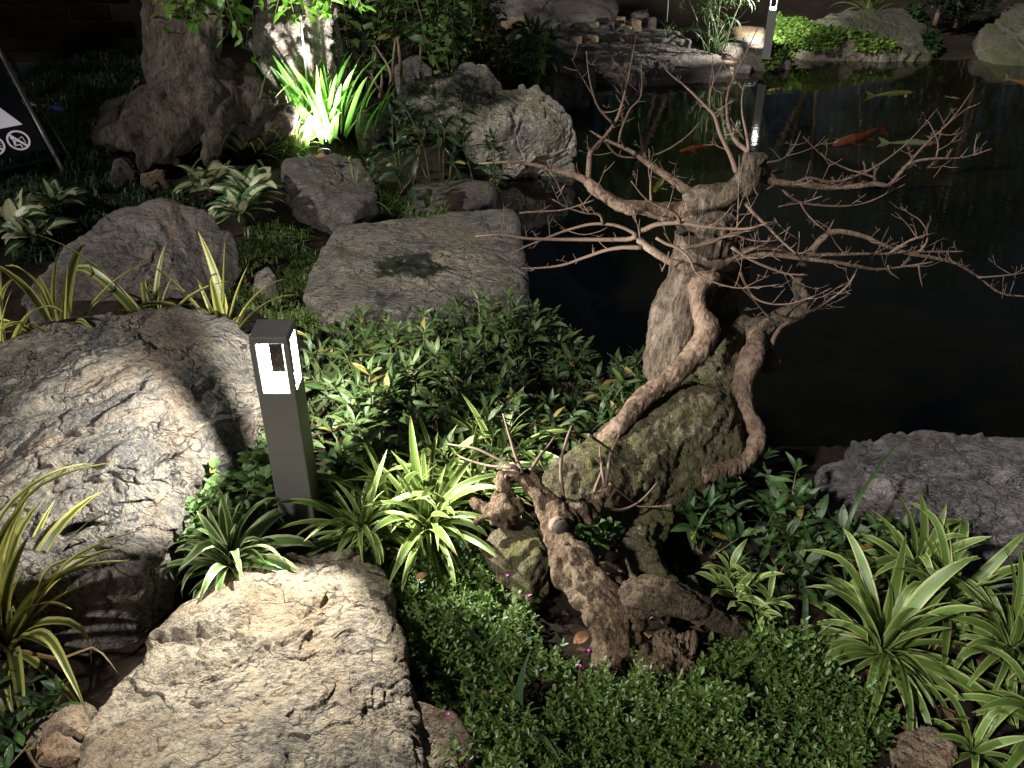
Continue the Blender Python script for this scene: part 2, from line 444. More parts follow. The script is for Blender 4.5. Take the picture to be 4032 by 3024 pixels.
# ================================================================== ROCKS
_ico = {}
def ico(level):
    if level not in _ico:
        bm = bmesh.new(); bmesh.ops.create_icosphere(bm, subdivisions=level, radius=1)
        bm.verts.ensure_lookup_table()
        V = np.array([v.co[:] for v in bm.verts]); V /= np.linalg.norm(V, axis=1)[:, None]
        F = np.array([[v.index for v in f.verts] for f in bm.faces], dtype=np.int32); bm.free(); _ico[level] = (V, F)
    return _ico[level]
def hull_planes(P):
    bm = bmesh.new()
    for p in P: bm.verts.new(p)
    bmesh.ops.convex_hull(bm, input=bm.verts[:])
    c = np.mean([v.co[:] for v in bm.verts if v.link_faces], axis=0)
    pl = []
    for f in bm.faces:
        f.normal_update(); n = np.array(f.normal[:]); d = (np.array(f.verts[0].co[:]) - c) @ n
        if d < 0: n, d = -n, -d
        pl.append((*n, max(d, 1e-3), f.calc_area()))
    bm.free(); return c, np.array(pl)
BVH = {}
def rock_geo(pts, base_z, shrink=1.0, k=14, level=7, amp=.02, freq=6, crack=.0, strata=0.0, strata_f=18, sdir=(0.2, .3, 1), pits=0.0, seed=0, fine=0.35, facet=0.0, an=(1, 1, 1), rot=0.0):
    P = [np.array(p) for p in pts]; cen = np.mean(P, axis=0)
    base = []
    for p in P:
        q = cen + (p - cen) * shrink; base.append(np.array([q[0], q[1], min(base_z, p[2] - .02)]))
    c, pl = hull_planes(P + base)
    dirs, F = ico(level)
    acc = np.zeros(len(dirs))
    tot = pl[:, 4].sum()
    for n0, n1_, n2_, d, a in pl:
        q = np.maximum((dirs @ np.array([n0, n1_, n2_])) / d, 0)
        acc += q ** k * min(1.0, .25 + 8 * a / tot)
    r = acc ** (-1.0 / k)
    V = c + dirs * r[:, None]
    N = dirs
    S = V + seed * 13.7
    R = np.array([[math.cos(rot), -math.sin(rot), 0], [math.sin(rot), math.cos(rot), 0], [0, 0, 1]])
    W = (S @ R.T) * np.array(an)
    wv = np.stack([perlin(W * freq * 1.3 + q) for q in (0, 40, 80)], -1)
    wv2 = np.stack([perlin(W * freq * 6 + q) for q in (0, 40, 80)], -1)
    Ww = W + wv * .16 / freq * 3 + wv2 * .02
    disp = amp * fbm(S * freq, 5, gain=.55)
    if facet:
        f1, f2, cid, rel = worley(Ww * freq * .55, seed)
        tilt = (rel * (np.stack([np.sin(cid * 91), np.cos(cid * 57), np.sin(cid * 33 + 2)], -1))).sum(1)
        disp = disp + facet * (1.1 * (cid - .5) + 1.5 * tilt) * sstep(0, .12, f2 - f1)
        f1b, f2b, cidb, relb = worley(Ww * freq * 1.9 + 5, seed + 3)
        tiltb = (relb * (np.stack([np.sin(cidb * 71), np.cos(cidb * 47), np.sin(cidb * 23 + 2)], -1))).sum(1)
        disp = disp + .38 * facet * (1.1 * (cidb - .5) + 1.5 * tiltb) * sstep(0, .15, f2b - f1b)
        if crack:
            gate = sstep(-.1, .35, perlin(S * 1.9 + 8))
            disp = disp - crack * gate * (1 - sstep(.0, .05, f2 - f1)) - .3 * crack * (1 - gate * .6) * (1 - sstep(.0, .07, f2b - f1b))
    if strata:
        sdv = np.array(sdir, float); sdv /= np.linalg.norm(sdv)
        h = V @ sdv + .05 * fbm(S * 3, 3)
        lay = perlin(np.stack([h * strata_f, S[:, 0] * 1.2, S[:, 1] * 1.2], -1)); disp = disp + strata * np.clip(lay * 2.6, -1, 1)
        lay2 = perlin(np.stack([h * strata_f * 3.1, S[:, 0] * 2.5, S[:, 1] * 2.5 + 9], -1)); disp = disp + strata * .5 * np.clip(lay2 * 2.6, -1, 1)
    if pits:
        pt = perlin(S * 19 + 3); disp = disp - pits * sstep(.36, .6, pt)
    disp = disp + amp * fine * ridged(W * freq * 5, 4, gain=.6) * .35
    V = V + N * disp[:, None]
    return V, F
def rock(name, label, pts, mat, base_z=-.1, cat='rock', group=None, geos=None, kind=None, **kw):
    if geos is None: V, F = rock_geo(pts, base_z, **kw)
    else:
        V, F, o = [], [], 0
        for g in geos:
            v, f = rock_geo(*g[0], **g[1]); V.append(v); F.append(f + o); o += len(v)
        V = np.vstack(V); F = np.vstack(F)
    c = V.mean(0); loc = (c[0], c[1], V[:, 2].min())
    o = mobj(name, V, F, mat, loc=loc)
    BVH[label] = (V, F)
    return tag(o, label, cat, group, kind)

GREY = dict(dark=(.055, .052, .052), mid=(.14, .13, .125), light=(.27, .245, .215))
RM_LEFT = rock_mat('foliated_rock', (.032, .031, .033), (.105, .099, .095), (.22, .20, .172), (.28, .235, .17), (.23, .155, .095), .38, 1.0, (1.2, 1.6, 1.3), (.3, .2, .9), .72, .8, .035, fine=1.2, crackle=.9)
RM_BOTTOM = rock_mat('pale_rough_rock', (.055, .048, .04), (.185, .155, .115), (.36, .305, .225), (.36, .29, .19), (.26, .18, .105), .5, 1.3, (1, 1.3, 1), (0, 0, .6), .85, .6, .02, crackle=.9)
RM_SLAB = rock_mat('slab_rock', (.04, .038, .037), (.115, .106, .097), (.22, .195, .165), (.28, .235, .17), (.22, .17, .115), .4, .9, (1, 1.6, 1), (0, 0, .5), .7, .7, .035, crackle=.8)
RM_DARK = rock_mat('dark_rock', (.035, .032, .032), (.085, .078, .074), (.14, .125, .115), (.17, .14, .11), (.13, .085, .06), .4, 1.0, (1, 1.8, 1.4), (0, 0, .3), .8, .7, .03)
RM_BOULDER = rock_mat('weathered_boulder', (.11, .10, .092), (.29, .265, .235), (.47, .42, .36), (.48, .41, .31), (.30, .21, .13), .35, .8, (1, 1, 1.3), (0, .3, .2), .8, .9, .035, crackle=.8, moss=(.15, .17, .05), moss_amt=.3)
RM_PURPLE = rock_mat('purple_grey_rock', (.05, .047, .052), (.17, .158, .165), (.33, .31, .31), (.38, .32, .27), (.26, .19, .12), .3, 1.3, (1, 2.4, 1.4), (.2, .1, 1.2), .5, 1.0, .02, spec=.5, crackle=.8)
RM_BROWN = rock_mat('brown_stone', (.09, .065, .045), (.21, .16, .115), (.32, .26, .19), (.36, .28, .18), (.28, .15, .07), .5, 1.4, rough=.85, bump=.7)
RM_MOSSY = rock_mat('mossy_rock', (.03, .028, .026), (.075, .068, .06), (.13, .115, .10), (.15, .125, .09), (.11, .085, .05), .4, .9, rough=.85, bump=.7, moss=(.075, .09, .028), moss_amt=.7)

# the two near rocks
rock('boulder', 'large brown-grey foliated boulder with tan veins beside the lit bollard lamp',
     [Z('D', -350, 800, .20), Z('D', 0, 720, .22), Z('D', 220, 470, .26), Z('D', 560, 400, .30), Z('D', 1080, 335, .35), Z('D', 1500, 380, .32), Z('D', 1700, 520, .27),
      Z('D', 1730, 850, .2), Z('D', 1560, 1300, .10), Z('G', 1230, 160, .10), Z('G', 1000, 330, .14), Z('G', 600, 420, .17), Z('G', 100, 470, .18), Z('G', -300, 480, .18),
      Z('G', 1150, 620, -.02), Z('G', 800, 960, -.04), Z('G', 300, 900, -.04), Z('D', 900, 1000, .30), Z('D', 300, 900, .29)],
     RM_LEFT, -.15, k=40, level=8, amp=.010, freq=4, crack=.022, strata=.005, strata_f=11, sdir=(-.5, .75, .55), fine=.6, facet=.030, an=(.8, 1.5, 1.2), rot=-.7, seed=3)
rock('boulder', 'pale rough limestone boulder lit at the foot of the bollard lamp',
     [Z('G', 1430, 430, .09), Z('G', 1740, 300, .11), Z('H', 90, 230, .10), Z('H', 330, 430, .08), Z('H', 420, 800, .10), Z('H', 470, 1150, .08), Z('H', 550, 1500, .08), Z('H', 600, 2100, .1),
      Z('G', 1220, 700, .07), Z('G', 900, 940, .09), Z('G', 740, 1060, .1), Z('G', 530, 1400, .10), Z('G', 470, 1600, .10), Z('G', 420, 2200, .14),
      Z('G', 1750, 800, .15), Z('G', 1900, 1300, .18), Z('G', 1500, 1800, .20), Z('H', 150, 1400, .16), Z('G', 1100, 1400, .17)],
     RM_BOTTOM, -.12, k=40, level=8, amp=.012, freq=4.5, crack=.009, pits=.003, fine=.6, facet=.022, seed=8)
rock('boulder', 'small brown stone lying at the foot of the pale limestone boulder',
     [Z('G', 200, 1250, .03), Z('G', 600, 1270, .03), Z('G', 560, 1450, .03), Z('G', 480, 1600, .03), Z('G', 260, 1640, .03), Z('G', 120, 1480, .02), Z('G', 390, 1420, .06)],
     RM_BROWN, -.12, level=6, k=24, amp=.006, freq=6, facet=.012, seed=2)
rock('boulder', 'ochre wedge of stone between the pale boulder and the ground cover',
     [Z('H', 470, 1220, .08), Z('H', 720, 1280, .05), Z('H', 860, 1490, .02), Z('H', 880, 1900, .02), Z('H', 540, 1900, .08), Z('H', 500, 1500, .08)],
     RM_BROWN, -.15, level=6, k=30, amp=.005, freq=6, facet=.01, seed=4)
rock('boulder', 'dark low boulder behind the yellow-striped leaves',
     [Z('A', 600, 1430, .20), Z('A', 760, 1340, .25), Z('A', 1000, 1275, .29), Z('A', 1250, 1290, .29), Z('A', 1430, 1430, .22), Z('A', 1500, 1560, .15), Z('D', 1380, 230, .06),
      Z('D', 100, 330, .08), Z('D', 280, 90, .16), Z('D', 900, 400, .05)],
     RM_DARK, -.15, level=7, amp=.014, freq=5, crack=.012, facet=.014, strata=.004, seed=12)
rock('stone_slab', 'broad flat grey slab with a dark wet hollow at the pond edge',
     [Z('B', -60, 1440, .0), Z('B', 300, 1420, .0), Z('B', 700, 1390, .02), Z('B', 960, 1335, .03), Z('B', 1150, 1340, .0), Z('E', 1160, 0, .0), Z('E', 1200, 210, -.03),
      Z('E', 1260, 330, -.08), Z('E', 1210, 430, -.12), Z('E', 950, 470, -.06), Z('E', 400, 480, .0), Z('E', 0, 500, .0), Z('D', 1950, 230, -.02), Z('D', 1990, 80, .0)],
     RM_SLAB, -.55, shrink=.98, k=26, level=7, amp=.010, freq=5, crack=.008, strata=.004, facet=.008, seed=15)
rock('stone_slab', 'thin dark slab behind the hollowed flat slab, half under leaves',
     [Z('B', 330, 1330, -.1), Z('B', 480, 1150, -.1), Z('B', 1000, 1165, -.12), Z('B', 990, 1310, -.15), Z('B', 700, 1400, -.12)], RM_DARK, -.6, level=6, amp=.012, freq=5, facet=.01, k=24, seed=16)
rock('boulder', 'dark rounded rock beside the broad cream-leaved plant',
     [DD('A', 1830, 1040, 4.35), DD('A', 1950, 1000, 4.45), DD('A', 2250, 1010, 4.5), DD('B', 170, 1060, 4.4), DD('B', 240, 1200, 4.25), Z('A', 1880, 1330, .0), Z('B', 60, 1390, .0), Z('A', 1820, 1180, .05)],
     RM_DARK, -.15, level=6, amp=.018, freq=4, crack=.012, facet=.025, k=22, seed=18)
Gl = lambda pts, **kw: ((pts, -.6), kw)
rock('boulder', 'large cracked two-humped boulder with green-tinged left hump at the waterline', None, RM_BOULDER, geos=[
    Gl([DD('B', 320, 720, 5.65), DD('B', 400, 530, 5.85), DD('B', 600, 475, 5.95), DD('B', 800, 490, 5.9), DD('B', 720, 560, 5.75), DD('B', 640, 900, 5.5), DD('B', 420, 900, 5.5), DD('B', 330, 840, 5.55)], level=6, k=22, amp=.022, freq=2.6, crack=.05, facet=.05, fine=.6, seed=21),
    Gl([DD('B', 660, 600, 5.75), DD('B', 760, 520, 5.95), DD('B', 920, 455, 6.0), DD('B', 1060, 570, 6.0), DD('B', 820, 640, 5.7), DD('B', 830, 960, 5.5), DD('B', 640, 960, 5.5)], level=6, k=22, amp=.022, freq=2.6, crack=.05, facet=.05, fine=.6, seed=22),
    Gl([DD('B', 820, 700, 5.7), DD('B', 960, 600, 5.85), DD('B', 1170, 560, 6.0), DD('B', 1260, 500, 6.1), DD('B', 1390, 600, 6.0), DD('B', 1480, 700, 5.85), DD('B', 1525, 940, 5.65), Z('B', 1470, 1085, -.42), Z('B', 1200, 1110, -.42), Z('B', 960, 1130, -.42), DD('B', 830, 960, 5.45), DD('B', 1150, 850, 5.55)], level=7, k=22, amp=.022, freq=2.6, crack=.05, facet=.05, fine=.6, seed=23)])
rock('boulder', 'small boulder washed green beside the brightly lit leaves',
     [DD('B', 90, 780, 5.2), DD('B', 130, 640, 5.45), DD('B', 300, 620, 5.6), DD('B', 340, 760, 5.4), DD('B', 250, 880, 5.2), DD('B', 110, 880, 5.15)], RM_MOSSY, -.2, level=5, amp=.02, freq=6, facet=.02, seed=25)
rock('boulder', 'round brown boulder under the leafy shrub behind the two-humped boulder',
     [DD('B', 330, 440, 6.5), DD('B', 380, 360, 6.6), DD('B', 500, 335, 6.7), DD('B', 600, 420, 6.6), DD('B', 590, 600, 6.4), DD('B', 330, 620, 6.4)], RM_DARK, -.3, level=5, amp=.02, freq=5, facet=.02, seed=26)
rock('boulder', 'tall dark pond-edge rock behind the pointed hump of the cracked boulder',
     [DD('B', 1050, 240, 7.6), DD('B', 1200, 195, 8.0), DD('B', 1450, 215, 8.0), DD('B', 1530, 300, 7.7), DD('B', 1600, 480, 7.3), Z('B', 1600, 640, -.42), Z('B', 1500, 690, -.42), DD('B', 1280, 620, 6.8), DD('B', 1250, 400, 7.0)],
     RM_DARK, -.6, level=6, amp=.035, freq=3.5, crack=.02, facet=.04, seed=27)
rock('stone_slab', 'long dark pitted slab lying low over the far water',
     [DD('B', 1510, 300, 8.3), DD('B', 1620, 275, 8.6), DD('B', 2150, 280, 8.7), DD('C', 120, 310, 8.5), DD('C', 260, 370, 8.3), DD('C', 325, 480, 8.0), Z('C', 200, 520, -.41), Z('C', 0, 555, -.41), Z('B', 1900, 580, -.41), Z('B', 1650, 560, -.41), DD('B', 1560, 400, 8.1)],
     RM_DARK, -.6, k=22, level=7, amp=.022, freq=5, strata=.012, strata_f=14, sdir=(0, .1, 1), pits=.03, facet=.02, seed=28)
rock('stone_slab', 'wide flat dark slab behind the pitted far slab',
     [Z('B', 1080, 190, -.16), Z('B', 1500, 170, -.16), Z('B', 2150, 190, -.16), Z('C', 90, 250, -.18), Z('B', 2150, 270, -.2), Z('B', 1480, 235, -.2)], RM_DARK, -.5, level=6, amp=.02, freq=5, facet=.02, seed=29)
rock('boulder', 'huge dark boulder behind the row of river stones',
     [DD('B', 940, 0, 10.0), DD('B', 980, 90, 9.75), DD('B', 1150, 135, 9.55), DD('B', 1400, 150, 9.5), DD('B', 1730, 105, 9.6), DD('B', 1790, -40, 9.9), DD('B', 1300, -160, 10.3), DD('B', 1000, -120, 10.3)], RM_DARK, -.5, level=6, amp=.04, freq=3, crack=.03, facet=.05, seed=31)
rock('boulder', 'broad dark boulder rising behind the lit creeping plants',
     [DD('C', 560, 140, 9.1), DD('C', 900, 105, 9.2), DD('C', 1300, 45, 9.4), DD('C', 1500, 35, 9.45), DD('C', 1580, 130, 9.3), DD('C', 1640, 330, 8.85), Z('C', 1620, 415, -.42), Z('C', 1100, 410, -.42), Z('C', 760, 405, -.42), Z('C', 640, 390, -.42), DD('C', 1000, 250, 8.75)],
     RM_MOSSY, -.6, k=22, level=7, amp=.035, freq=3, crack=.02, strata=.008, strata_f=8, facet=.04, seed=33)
rock('boulder', 'dark boulder past the gap of hanging leaves on the far bank',
     [DD('C', 1900, 300, 8.95), DD('C', 1960, 130, 9.2), DD('C', 2150, 10, 9.5), DD('C', 2500, -20, 9.5), DD('C', 2800, 200, 9.2), Z('C', 2750, 470, -.42), Z('C', 2050, 440, -.42)], RM_MOSSY, -.6, level=6, amp=.04, freq=3, crack=.02, facet=.04, seed=34)
rock('boulder', 'dark purple-grey rugged boulder beside the broad striped plants',
     [DD('F', 820, 1330, 2.10), DD('F', 900, 1260, 2.16), DD('F', 1100, 1195, 2.22), DD('F', 1400, 1145, 2.25), DD('F', 1600, 1122, 2.27), DD('F', 2000, 1180, 2.27), DD('F', 2400, 1200, 2.3), Z('F', 830, 1560, -.05), Z('I', 900, 260, -.08),
      Z('I', 1700, 450, -.05), Z('I', 2000, 620, -.05), Z('I', 2500, 650, -.05), DD('F', 1500, 1500, 1.93), DD('F', 2100, 1500, 1.95), DD('F', 2500, 1500, 1.95)],
     RM_PURPLE, -.55, k=30, level=8, amp=.010, freq=3.6, crack=.012, pits=.005, facet=.030, strata=.003, fine=.35, seed=36)
rock('boulder', 'tan flat stone among the ground cover below the striped plants',
     [Z('I', 1380, 1390, .03), Z('I', 1600, 1350, .03), Z('I', 1730, 1430, .03), Z('I', 1770, 1600, .03), Z('I', 1650, 1800, .02), Z('I', 1330, 1720, .02)], RM_BROWN, -.1, level=6, amp=.008, freq=10, facet=.01, seed=38)
rock('boulder', 'squared dark stone beside the thick root of the stump',
     [Z('K', 1440, 960, .03), Z('K', 1560, 930, .03), Z('K', 1590, 1000, .02), Z('K', 1560, 1060, -.02), Z('K', 1450, 1050, -.02)], RM_DARK, -.2, level=5, k=24, amp=.004, freq=16, seed=39)
rock('boulder', 'smooth grey stone half buried beside the thick root',
     [Z('I', 530, 740, .0), Z('I', 600, 730, .02), Z('I', 690, 800, .01), Z('I', 660, 850, -.02), Z('I', 540, 830, -.02)], RM_SLAB, -.2, level=5, amp=.004, freq=10, seed=40)
rock('boulder', 'grey stone poking out of the grass beside the flat slab',
     [Z('D', 1640, 100, .03), Z('D', 1740, 60, .04), Z('D', 1790, 120, .03), Z('D', 1720, 200, .01), Z('D', 1630, 180, .01)], RM_SLAB, -.1, level=5, amp=.006, freq=10, seed=41)
rock('boulder', 'tan stone under the great buttress root', [Z('A', 900, 1130, .08), Z('A', 1060, 1090, .1), Z('A', 1110, 1140, .06), Z('A', 1020, 1190, .02), Z('A', 900, 1180, .02)], RM_BROWN, -.1, level=5, amp=.008, freq=10, facet=.012, seed=42)
rock('boulder', 'dark pointed rock at the tip of the great buttress root', [DD('A', 710, 1130, 4.3), DD('A', 800, 1020, 4.42), DD('A', 870, 1060, 4.45), DD('A', 900, 1160, 4.35), Z('A', 830, 1210, .0), Z('A', 710, 1170, .0)], RM_DARK, -.1, level=5, amp=.012, freq=8, facet=.015, seed=43)
# wet mossy hollow in the slab
def drape(label, ring, lift, n=26):
    V, F = BVH[label]; bvh = BVHTree.FromPolygons([tuple(v) for v in V], [tuple(map(int, f)) for f in F])
    c = np.mean(ring, axis=0); pts, Fq = [], []
    m = len(ring)
    for i in range(n + 1):
        for p in ring:
            q = c + (np.array(p) - c) * i / n
            h = bvh.ray_cast(Vector((q[0], q[1], 3)), Vector((0, 0, -1)))[0]
            pts.append((q[0], q[1], (h.z if h else 0) + lift * (1 - (i / n) ** 6) - .001))
    for i in range(n):
        for j in range(m):
            Fq.append([i * m + j, i * m + (j + 1) % m, (i + 1) * m + (j + 1) % m, (i + 1) * m + j])
    return np.array(pts), Fq, [(i / n, 0) for i in range(n + 1) for _ in range(m)]
s = NT('wet_moss'); n = s.noise(s.coord(), 14, 8, .7); MAT_WET = s.done(s.ramp(n, [(.3, (.008, .008, .006)), (.55, (.018, .018, .011)), (.75, (.05, .05, .018))]), s.ramp(n, [(.35, .12), (.6, .8)]), s.bump(n, .4, .01), .6)
uvx = s.n('SeparateXYZ'); s.set(uvx.inputs[0], s.coord('UV')); tb_ = s.n('BsdfTransparent'); mx_ = s.n('MixShader')
s.set(mx_.inputs[0], s.ramp(s.math('ADD', uvx.outputs[0], s.math('MULTIPLY', s.math('SUBTRACT', s.noise(s.coord(), 26, 6, .7), .5), .9)), [(.62, 0), (.84, 1)]))
src_ = s.out.inputs[0].links[0].from_socket; s.t.links.new(src_, mx_.inputs[1]); s.t.links.new(tb_.outputs[0], mx_.inputs[2]); s.t.links.new(mx_.outputs[0], s.out.inputs[0])
slabL = 'broad flat grey slab with a dark wet hollow at the pond edge'
ringp = catmull([[*Z('E', x, y, .02)] for x, y in [(170, 40), (330, -20), (520, -40), (640, 20), (740, 70), (640, 100), (520, 140), (420, 110), (300, 120), (200, 110), (170, 40)]], 60)[:-1]
ringp = (ringp - ringp.mean(0)) * 1.18 + ringp.mean(0)
ringp = ringp + np.stack([.02 * perlin(ringp * 22), .02 * perlin(ringp * 22 + 9), 0 * ringp[:, 0]], -1)
pv, pf, puv = drape(slabL, ringp, .003)
hol = mobj('wet_hollow', pv, pf, MAT_WET, uv=puv, parent=[o for o in C.objects if o.get('label') == slabL][0])

# river stones on the far bank
pm = [rock_mat('river_stone_tan', (.07, .05, .032), (.17, .125, .08), (.26, .2, .135), (.25, .2, .13), (.2, .12, .05), .5, 3), RM_SLAB, rock_mat('river_stone_white', (.1, .095, .09), (.2, .19, .18), (.3, .29, .275), (.27, .25, .22), (.2, .16, .13), .2, 3)]
stones = [(1080, 150, 48, 0), (1150, 135, 60, 0), (1210, 165, 30, 1), (1285, 165, 52, 0), (1380, 165, 36, 2), (1470, 170, 38, 2), (1535, 165, 25, 0), (1590, 178, 60, 0), (1700, 178, 36, 2), (1745, 150, 24, 1), (1800, 128, 40, 0),
          (1850, 185, 34, 0), (1900, 150, 48, 0), (1935, 108, 56, 2), (1820, 165, 26, 1), (2010, 130, 36, 1), (1520, 262, 46, 0), (1620, 258, 55, 0), (2150, 245, 40, 2), (1950, 80, 30, 1), (1650, 150, 22, 1), (1430, 145, 22, 1)]
for i, (x, y, w, mi) in enumerate(stones):
    c0 = atg('B', x, y); dist = (Vector((0, 0, CAM_H)) - c0).length; rw = w * Q / FPX * dist
    zb = -.17 if y < 240 else -.2
    c0 = Z('B', x, y, zb)
    pts = [(c0.x + rw * math.cos(a) * random.uniform(.8, 1.05), c0.y + rw * .8 * math.sin(a), c0.z + rw * h) for a in np.linspace(0, 6.28, 7)[:-1] for h in (-.3, .35)] + [(c0.x, c0.y, c0.z + rw * .55)]
    rock('river_stone', ['tan rounded river stone in the row below the huge dark boulder', 'grey river stone in the row below the huge dark boulder', 'whitish river stone in the row below the huge dark boulder'][mi], pts, pm[mi], c0.z - .12, cat='stone', group=['tan river stones', 'grey river stones', 'whitish river stones'][mi], level=4, amp=rw * .09, freq=2 / rw, k=10, seed=50 + i)
# stepped ledge stones beside the far lamp
for i, (x0, x1, y0, y1) in enumerate([(320, 530, 165, 215), (390, 520, 205, 250), (330, 450, 240, 280), (400, 500, 268, 300), (290, 420, 300, 335), (360, 480, 335, 372), (250, 400, 350, 395), (350, 450, 395, 430), (300, 400, 420, 450)]):
    zt = -.17 - .025 * i
    a, b_, c_, d_ = Z('C', x0, y0, zt), Z('C', x1, y0, zt), Z('C', x1, y1, zt), Z('C', x0, y1, zt)
    rock('ledge_stone', ['topmost', 'second', 'third', 'fourth', 'fifth', 'sixth', 'seventh', 'eighth', 'lowest'][i] + ' of the thin ledge stones stepping down to the water beside the far lamp', [a, b_, c_, d_], pm[2] if i % 3 else pm[0], zt - .09, cat='stone', group='ledge stones beside the far lamp', level=4, amp=.008, freq=9, k=20, seed=80 + i)
rock('boulder', 'dark rock mass carrying the ledge stones and the far lamp', [Z('C', 150, 180, -.21), Z('C', 560, 180, -.21), Z('C', 700, 300, -.24), Z('C', 700, 400, -.33), Z('C', 540, 440, -.37), Z('C', 330, 455, -.40), Z('C', 240, 330, -.25)], RM_DARK, -.6, level=6, amp=.012, freq=7, facet=.01, k=22, seed=91)

# ================================================================== BOLLARD LAMPS
s = NT('anthracite_paint'); n = s.noise(s.coord(), 300, 3); nb = s.noise(s.coord(), 14, 6, .65)
MAT_LAMP = s.done(s.mix(s.ramp(nb, [(.45, 0), (.7, .5)]), (.095, .092, .086), (.13, .12, .105)), s.ramp(nb, [(.3, .42), (.7, .62)]), s.bump(n, .12, .001), .45)
MAT_GLOW = plain('lamp_lining', (.85, .85, .85), .6, emit=(1, .97, .92), emit_s=1.2)
s = NT('lamp_glass'); fr = s.n('Fresnel', IOR=1.3); g = s.n('BsdfGlossy', Roughness=0.0); t = s.n('BsdfTransparent'); t.inputs[0].default_value = (.96, .97, .97, 1)
mx = s.n('MixShader'); s.set(mx.inputs[0], s.math('MULTIPLY', fr.outputs[0], .03)); s.set(mx.inputs[1], t.outputs[0]); s.set(mx.inputs[2], g.outputs[0]); s.t.links.new(mx.outputs[0], s.out.inputs[0]); MAT_GLASS = s.m
def bollard(loc, rotz, label, power, h=.61, w=.086):
    t = thing('bollard_lamp', label, 'lamp', loc)
    t.rotation_euler = (0, 0, rotz)
    zo, zc = h * .767, h * .97
    pw = w * .15
    def part(name, V, F, m, parent=t, smooth=False):
        me = mesh_data(name, V, F, m, smooth); o = bpy.data.objects.new(name, me); C.objects.link(o); o.parent = parent; return o
    part('base_plate', *box(w * 1.35, w * 1.35, .008, .002, 0, 0, .002), MAT_LAMP)
    part('shaft', *box(w, w, zo - .004, .003, 0, 0, (zo + .004) / 2), MAT_LAMP)
    part('cap', *box(w * 1.0, w * 1.0, h - zc, .004, 0, 0, (h + zc) / 2), MAT_LAMP)
    for sx in (-1, 1):
        for sy in (-1, 1):
            p = part('corner_post', *box(pw, pw, zc - zo - .0004, .0012, sx * (w - pw) / 2, sy * (w - pw) / 2, (zc + zo) / 2), MAT_LAMP)
            c = (w - pw) / 2 - pw / 2 - .0016
            part('lining', *join([box(pw * .75, .002, zc - zo - .004, 0, sx * (w - pw) / 2 * .985, sy * (c), (zc + zo) / 2), box(.002, pw * .75 + .002, zc - zo - .004, 0, sx * c, sy * (w - pw) / 2 * .985, (zc + zo) / 2)]), MAT_GLOW, p)
    V, F = box(w * .78, w * .78, .008, .001, 0, 0, zo + .0045)
    part('light_plate', V, F, MAT_GLOW)
    for k in range(4):
        V, F = box(w - 2 * pw - .002, .0014, zc - zo - .003, 0, 0, -(w / 2 - .0045), (zc + zo) / 2)
        a = k * math.pi / 2; R = np.array([[math.cos(a), -math.sin(a), 0], [math.sin(a), math.cos(a), 0], [0, 0, 1]])
        part('glass_pane', V @ R.T, F, MAT_GLASS)
    ld = bpy.data.lights.new('bollard_light', 'POINT'); ld.energy = power; ld.color = WARM; ld.shadow_soft_size = .006
    lo = bpy.data.objects.new('bollard_light', ld); C.objects.link(lo); lo.parent = t; lo.location = (0, 0, zo + (zc - zo) * .62)
    return t
LB = Z('P', 1204, 2128, -.005)
lamp = bollard((LB.x, LB.y, 0.0), math.radians(0), 'dark grey square bollard lamp, lit, standing between the two near boulders', LAMP_POWER)
LF = Z('C', 540, 375, -.29)
bollard((LF.x, LF.y, -.29), math.radians(-15), 'lit bollard lamp on the far bank among bright creeping plants', LAMP_POWER * 1.4, h=.53, w=.074)

# ================================================================== WOOD: bonsai-like tree, stump, big tree
MAT_BARK = bark_mat('smooth_tan_bark', (.085, .056, .038), (.23, .155, .11), (.34, .245, .18), None, scale=1.0, grain=(1, 1, .6), bump=.5)
MAT_TRUNK = bark_mat('pale_trunk_bark', (.06, .045, .032), (.165, .124, .09), (.28, .228, .175), moss=(.12, .13, .035), moss_amt=.5, grain=(1.2, 1.2, .5), bump=.8, moss_lo=.58)
MAT_MOSSWOOD = bark_mat('mossy_old_wood', (.075, .06, .038), (.20, .165, .10), (.30, .265, .18), moss=(.20, .20, .055), moss_amt=.85, bump=1.0, moss_lo=.46)
MAT_STUMP = bark_mat('stump_wood', (.075, .048, .03), (.21, .145, .09), (.33, .245, .165), moss=(.12, .13, .045), moss_amt=.35, grain=(1, 1, .7), bump=.9, moss_lo=.58)
MAT_OLD = bark_mat('dark_tree_bark', (.03, .023, .018), (.085, .066, .05), (.15, .12, .092), moss=(.05, .06, .02), moss_amt=.4, grain=(1.3, 1.3, .5), scale=.6, bump=1.0, moss_lo=.6)
MAT_PALEBARK = bark_mat('pale_flaking_bark', (.13, .105, .085), (.34, .29, .25), (.52, .47, .42), moss=(.14, .15, .05), moss_amt=.4, scale=.6, bump=1.0, moss_lo=.6)
MAT_CUT = plain('cut_wood', (.05, .042, .035), .9)
MAT_TWIG = plain('twig_wood', (.19, .125, .09), .75, nscale=120, namt=.5)

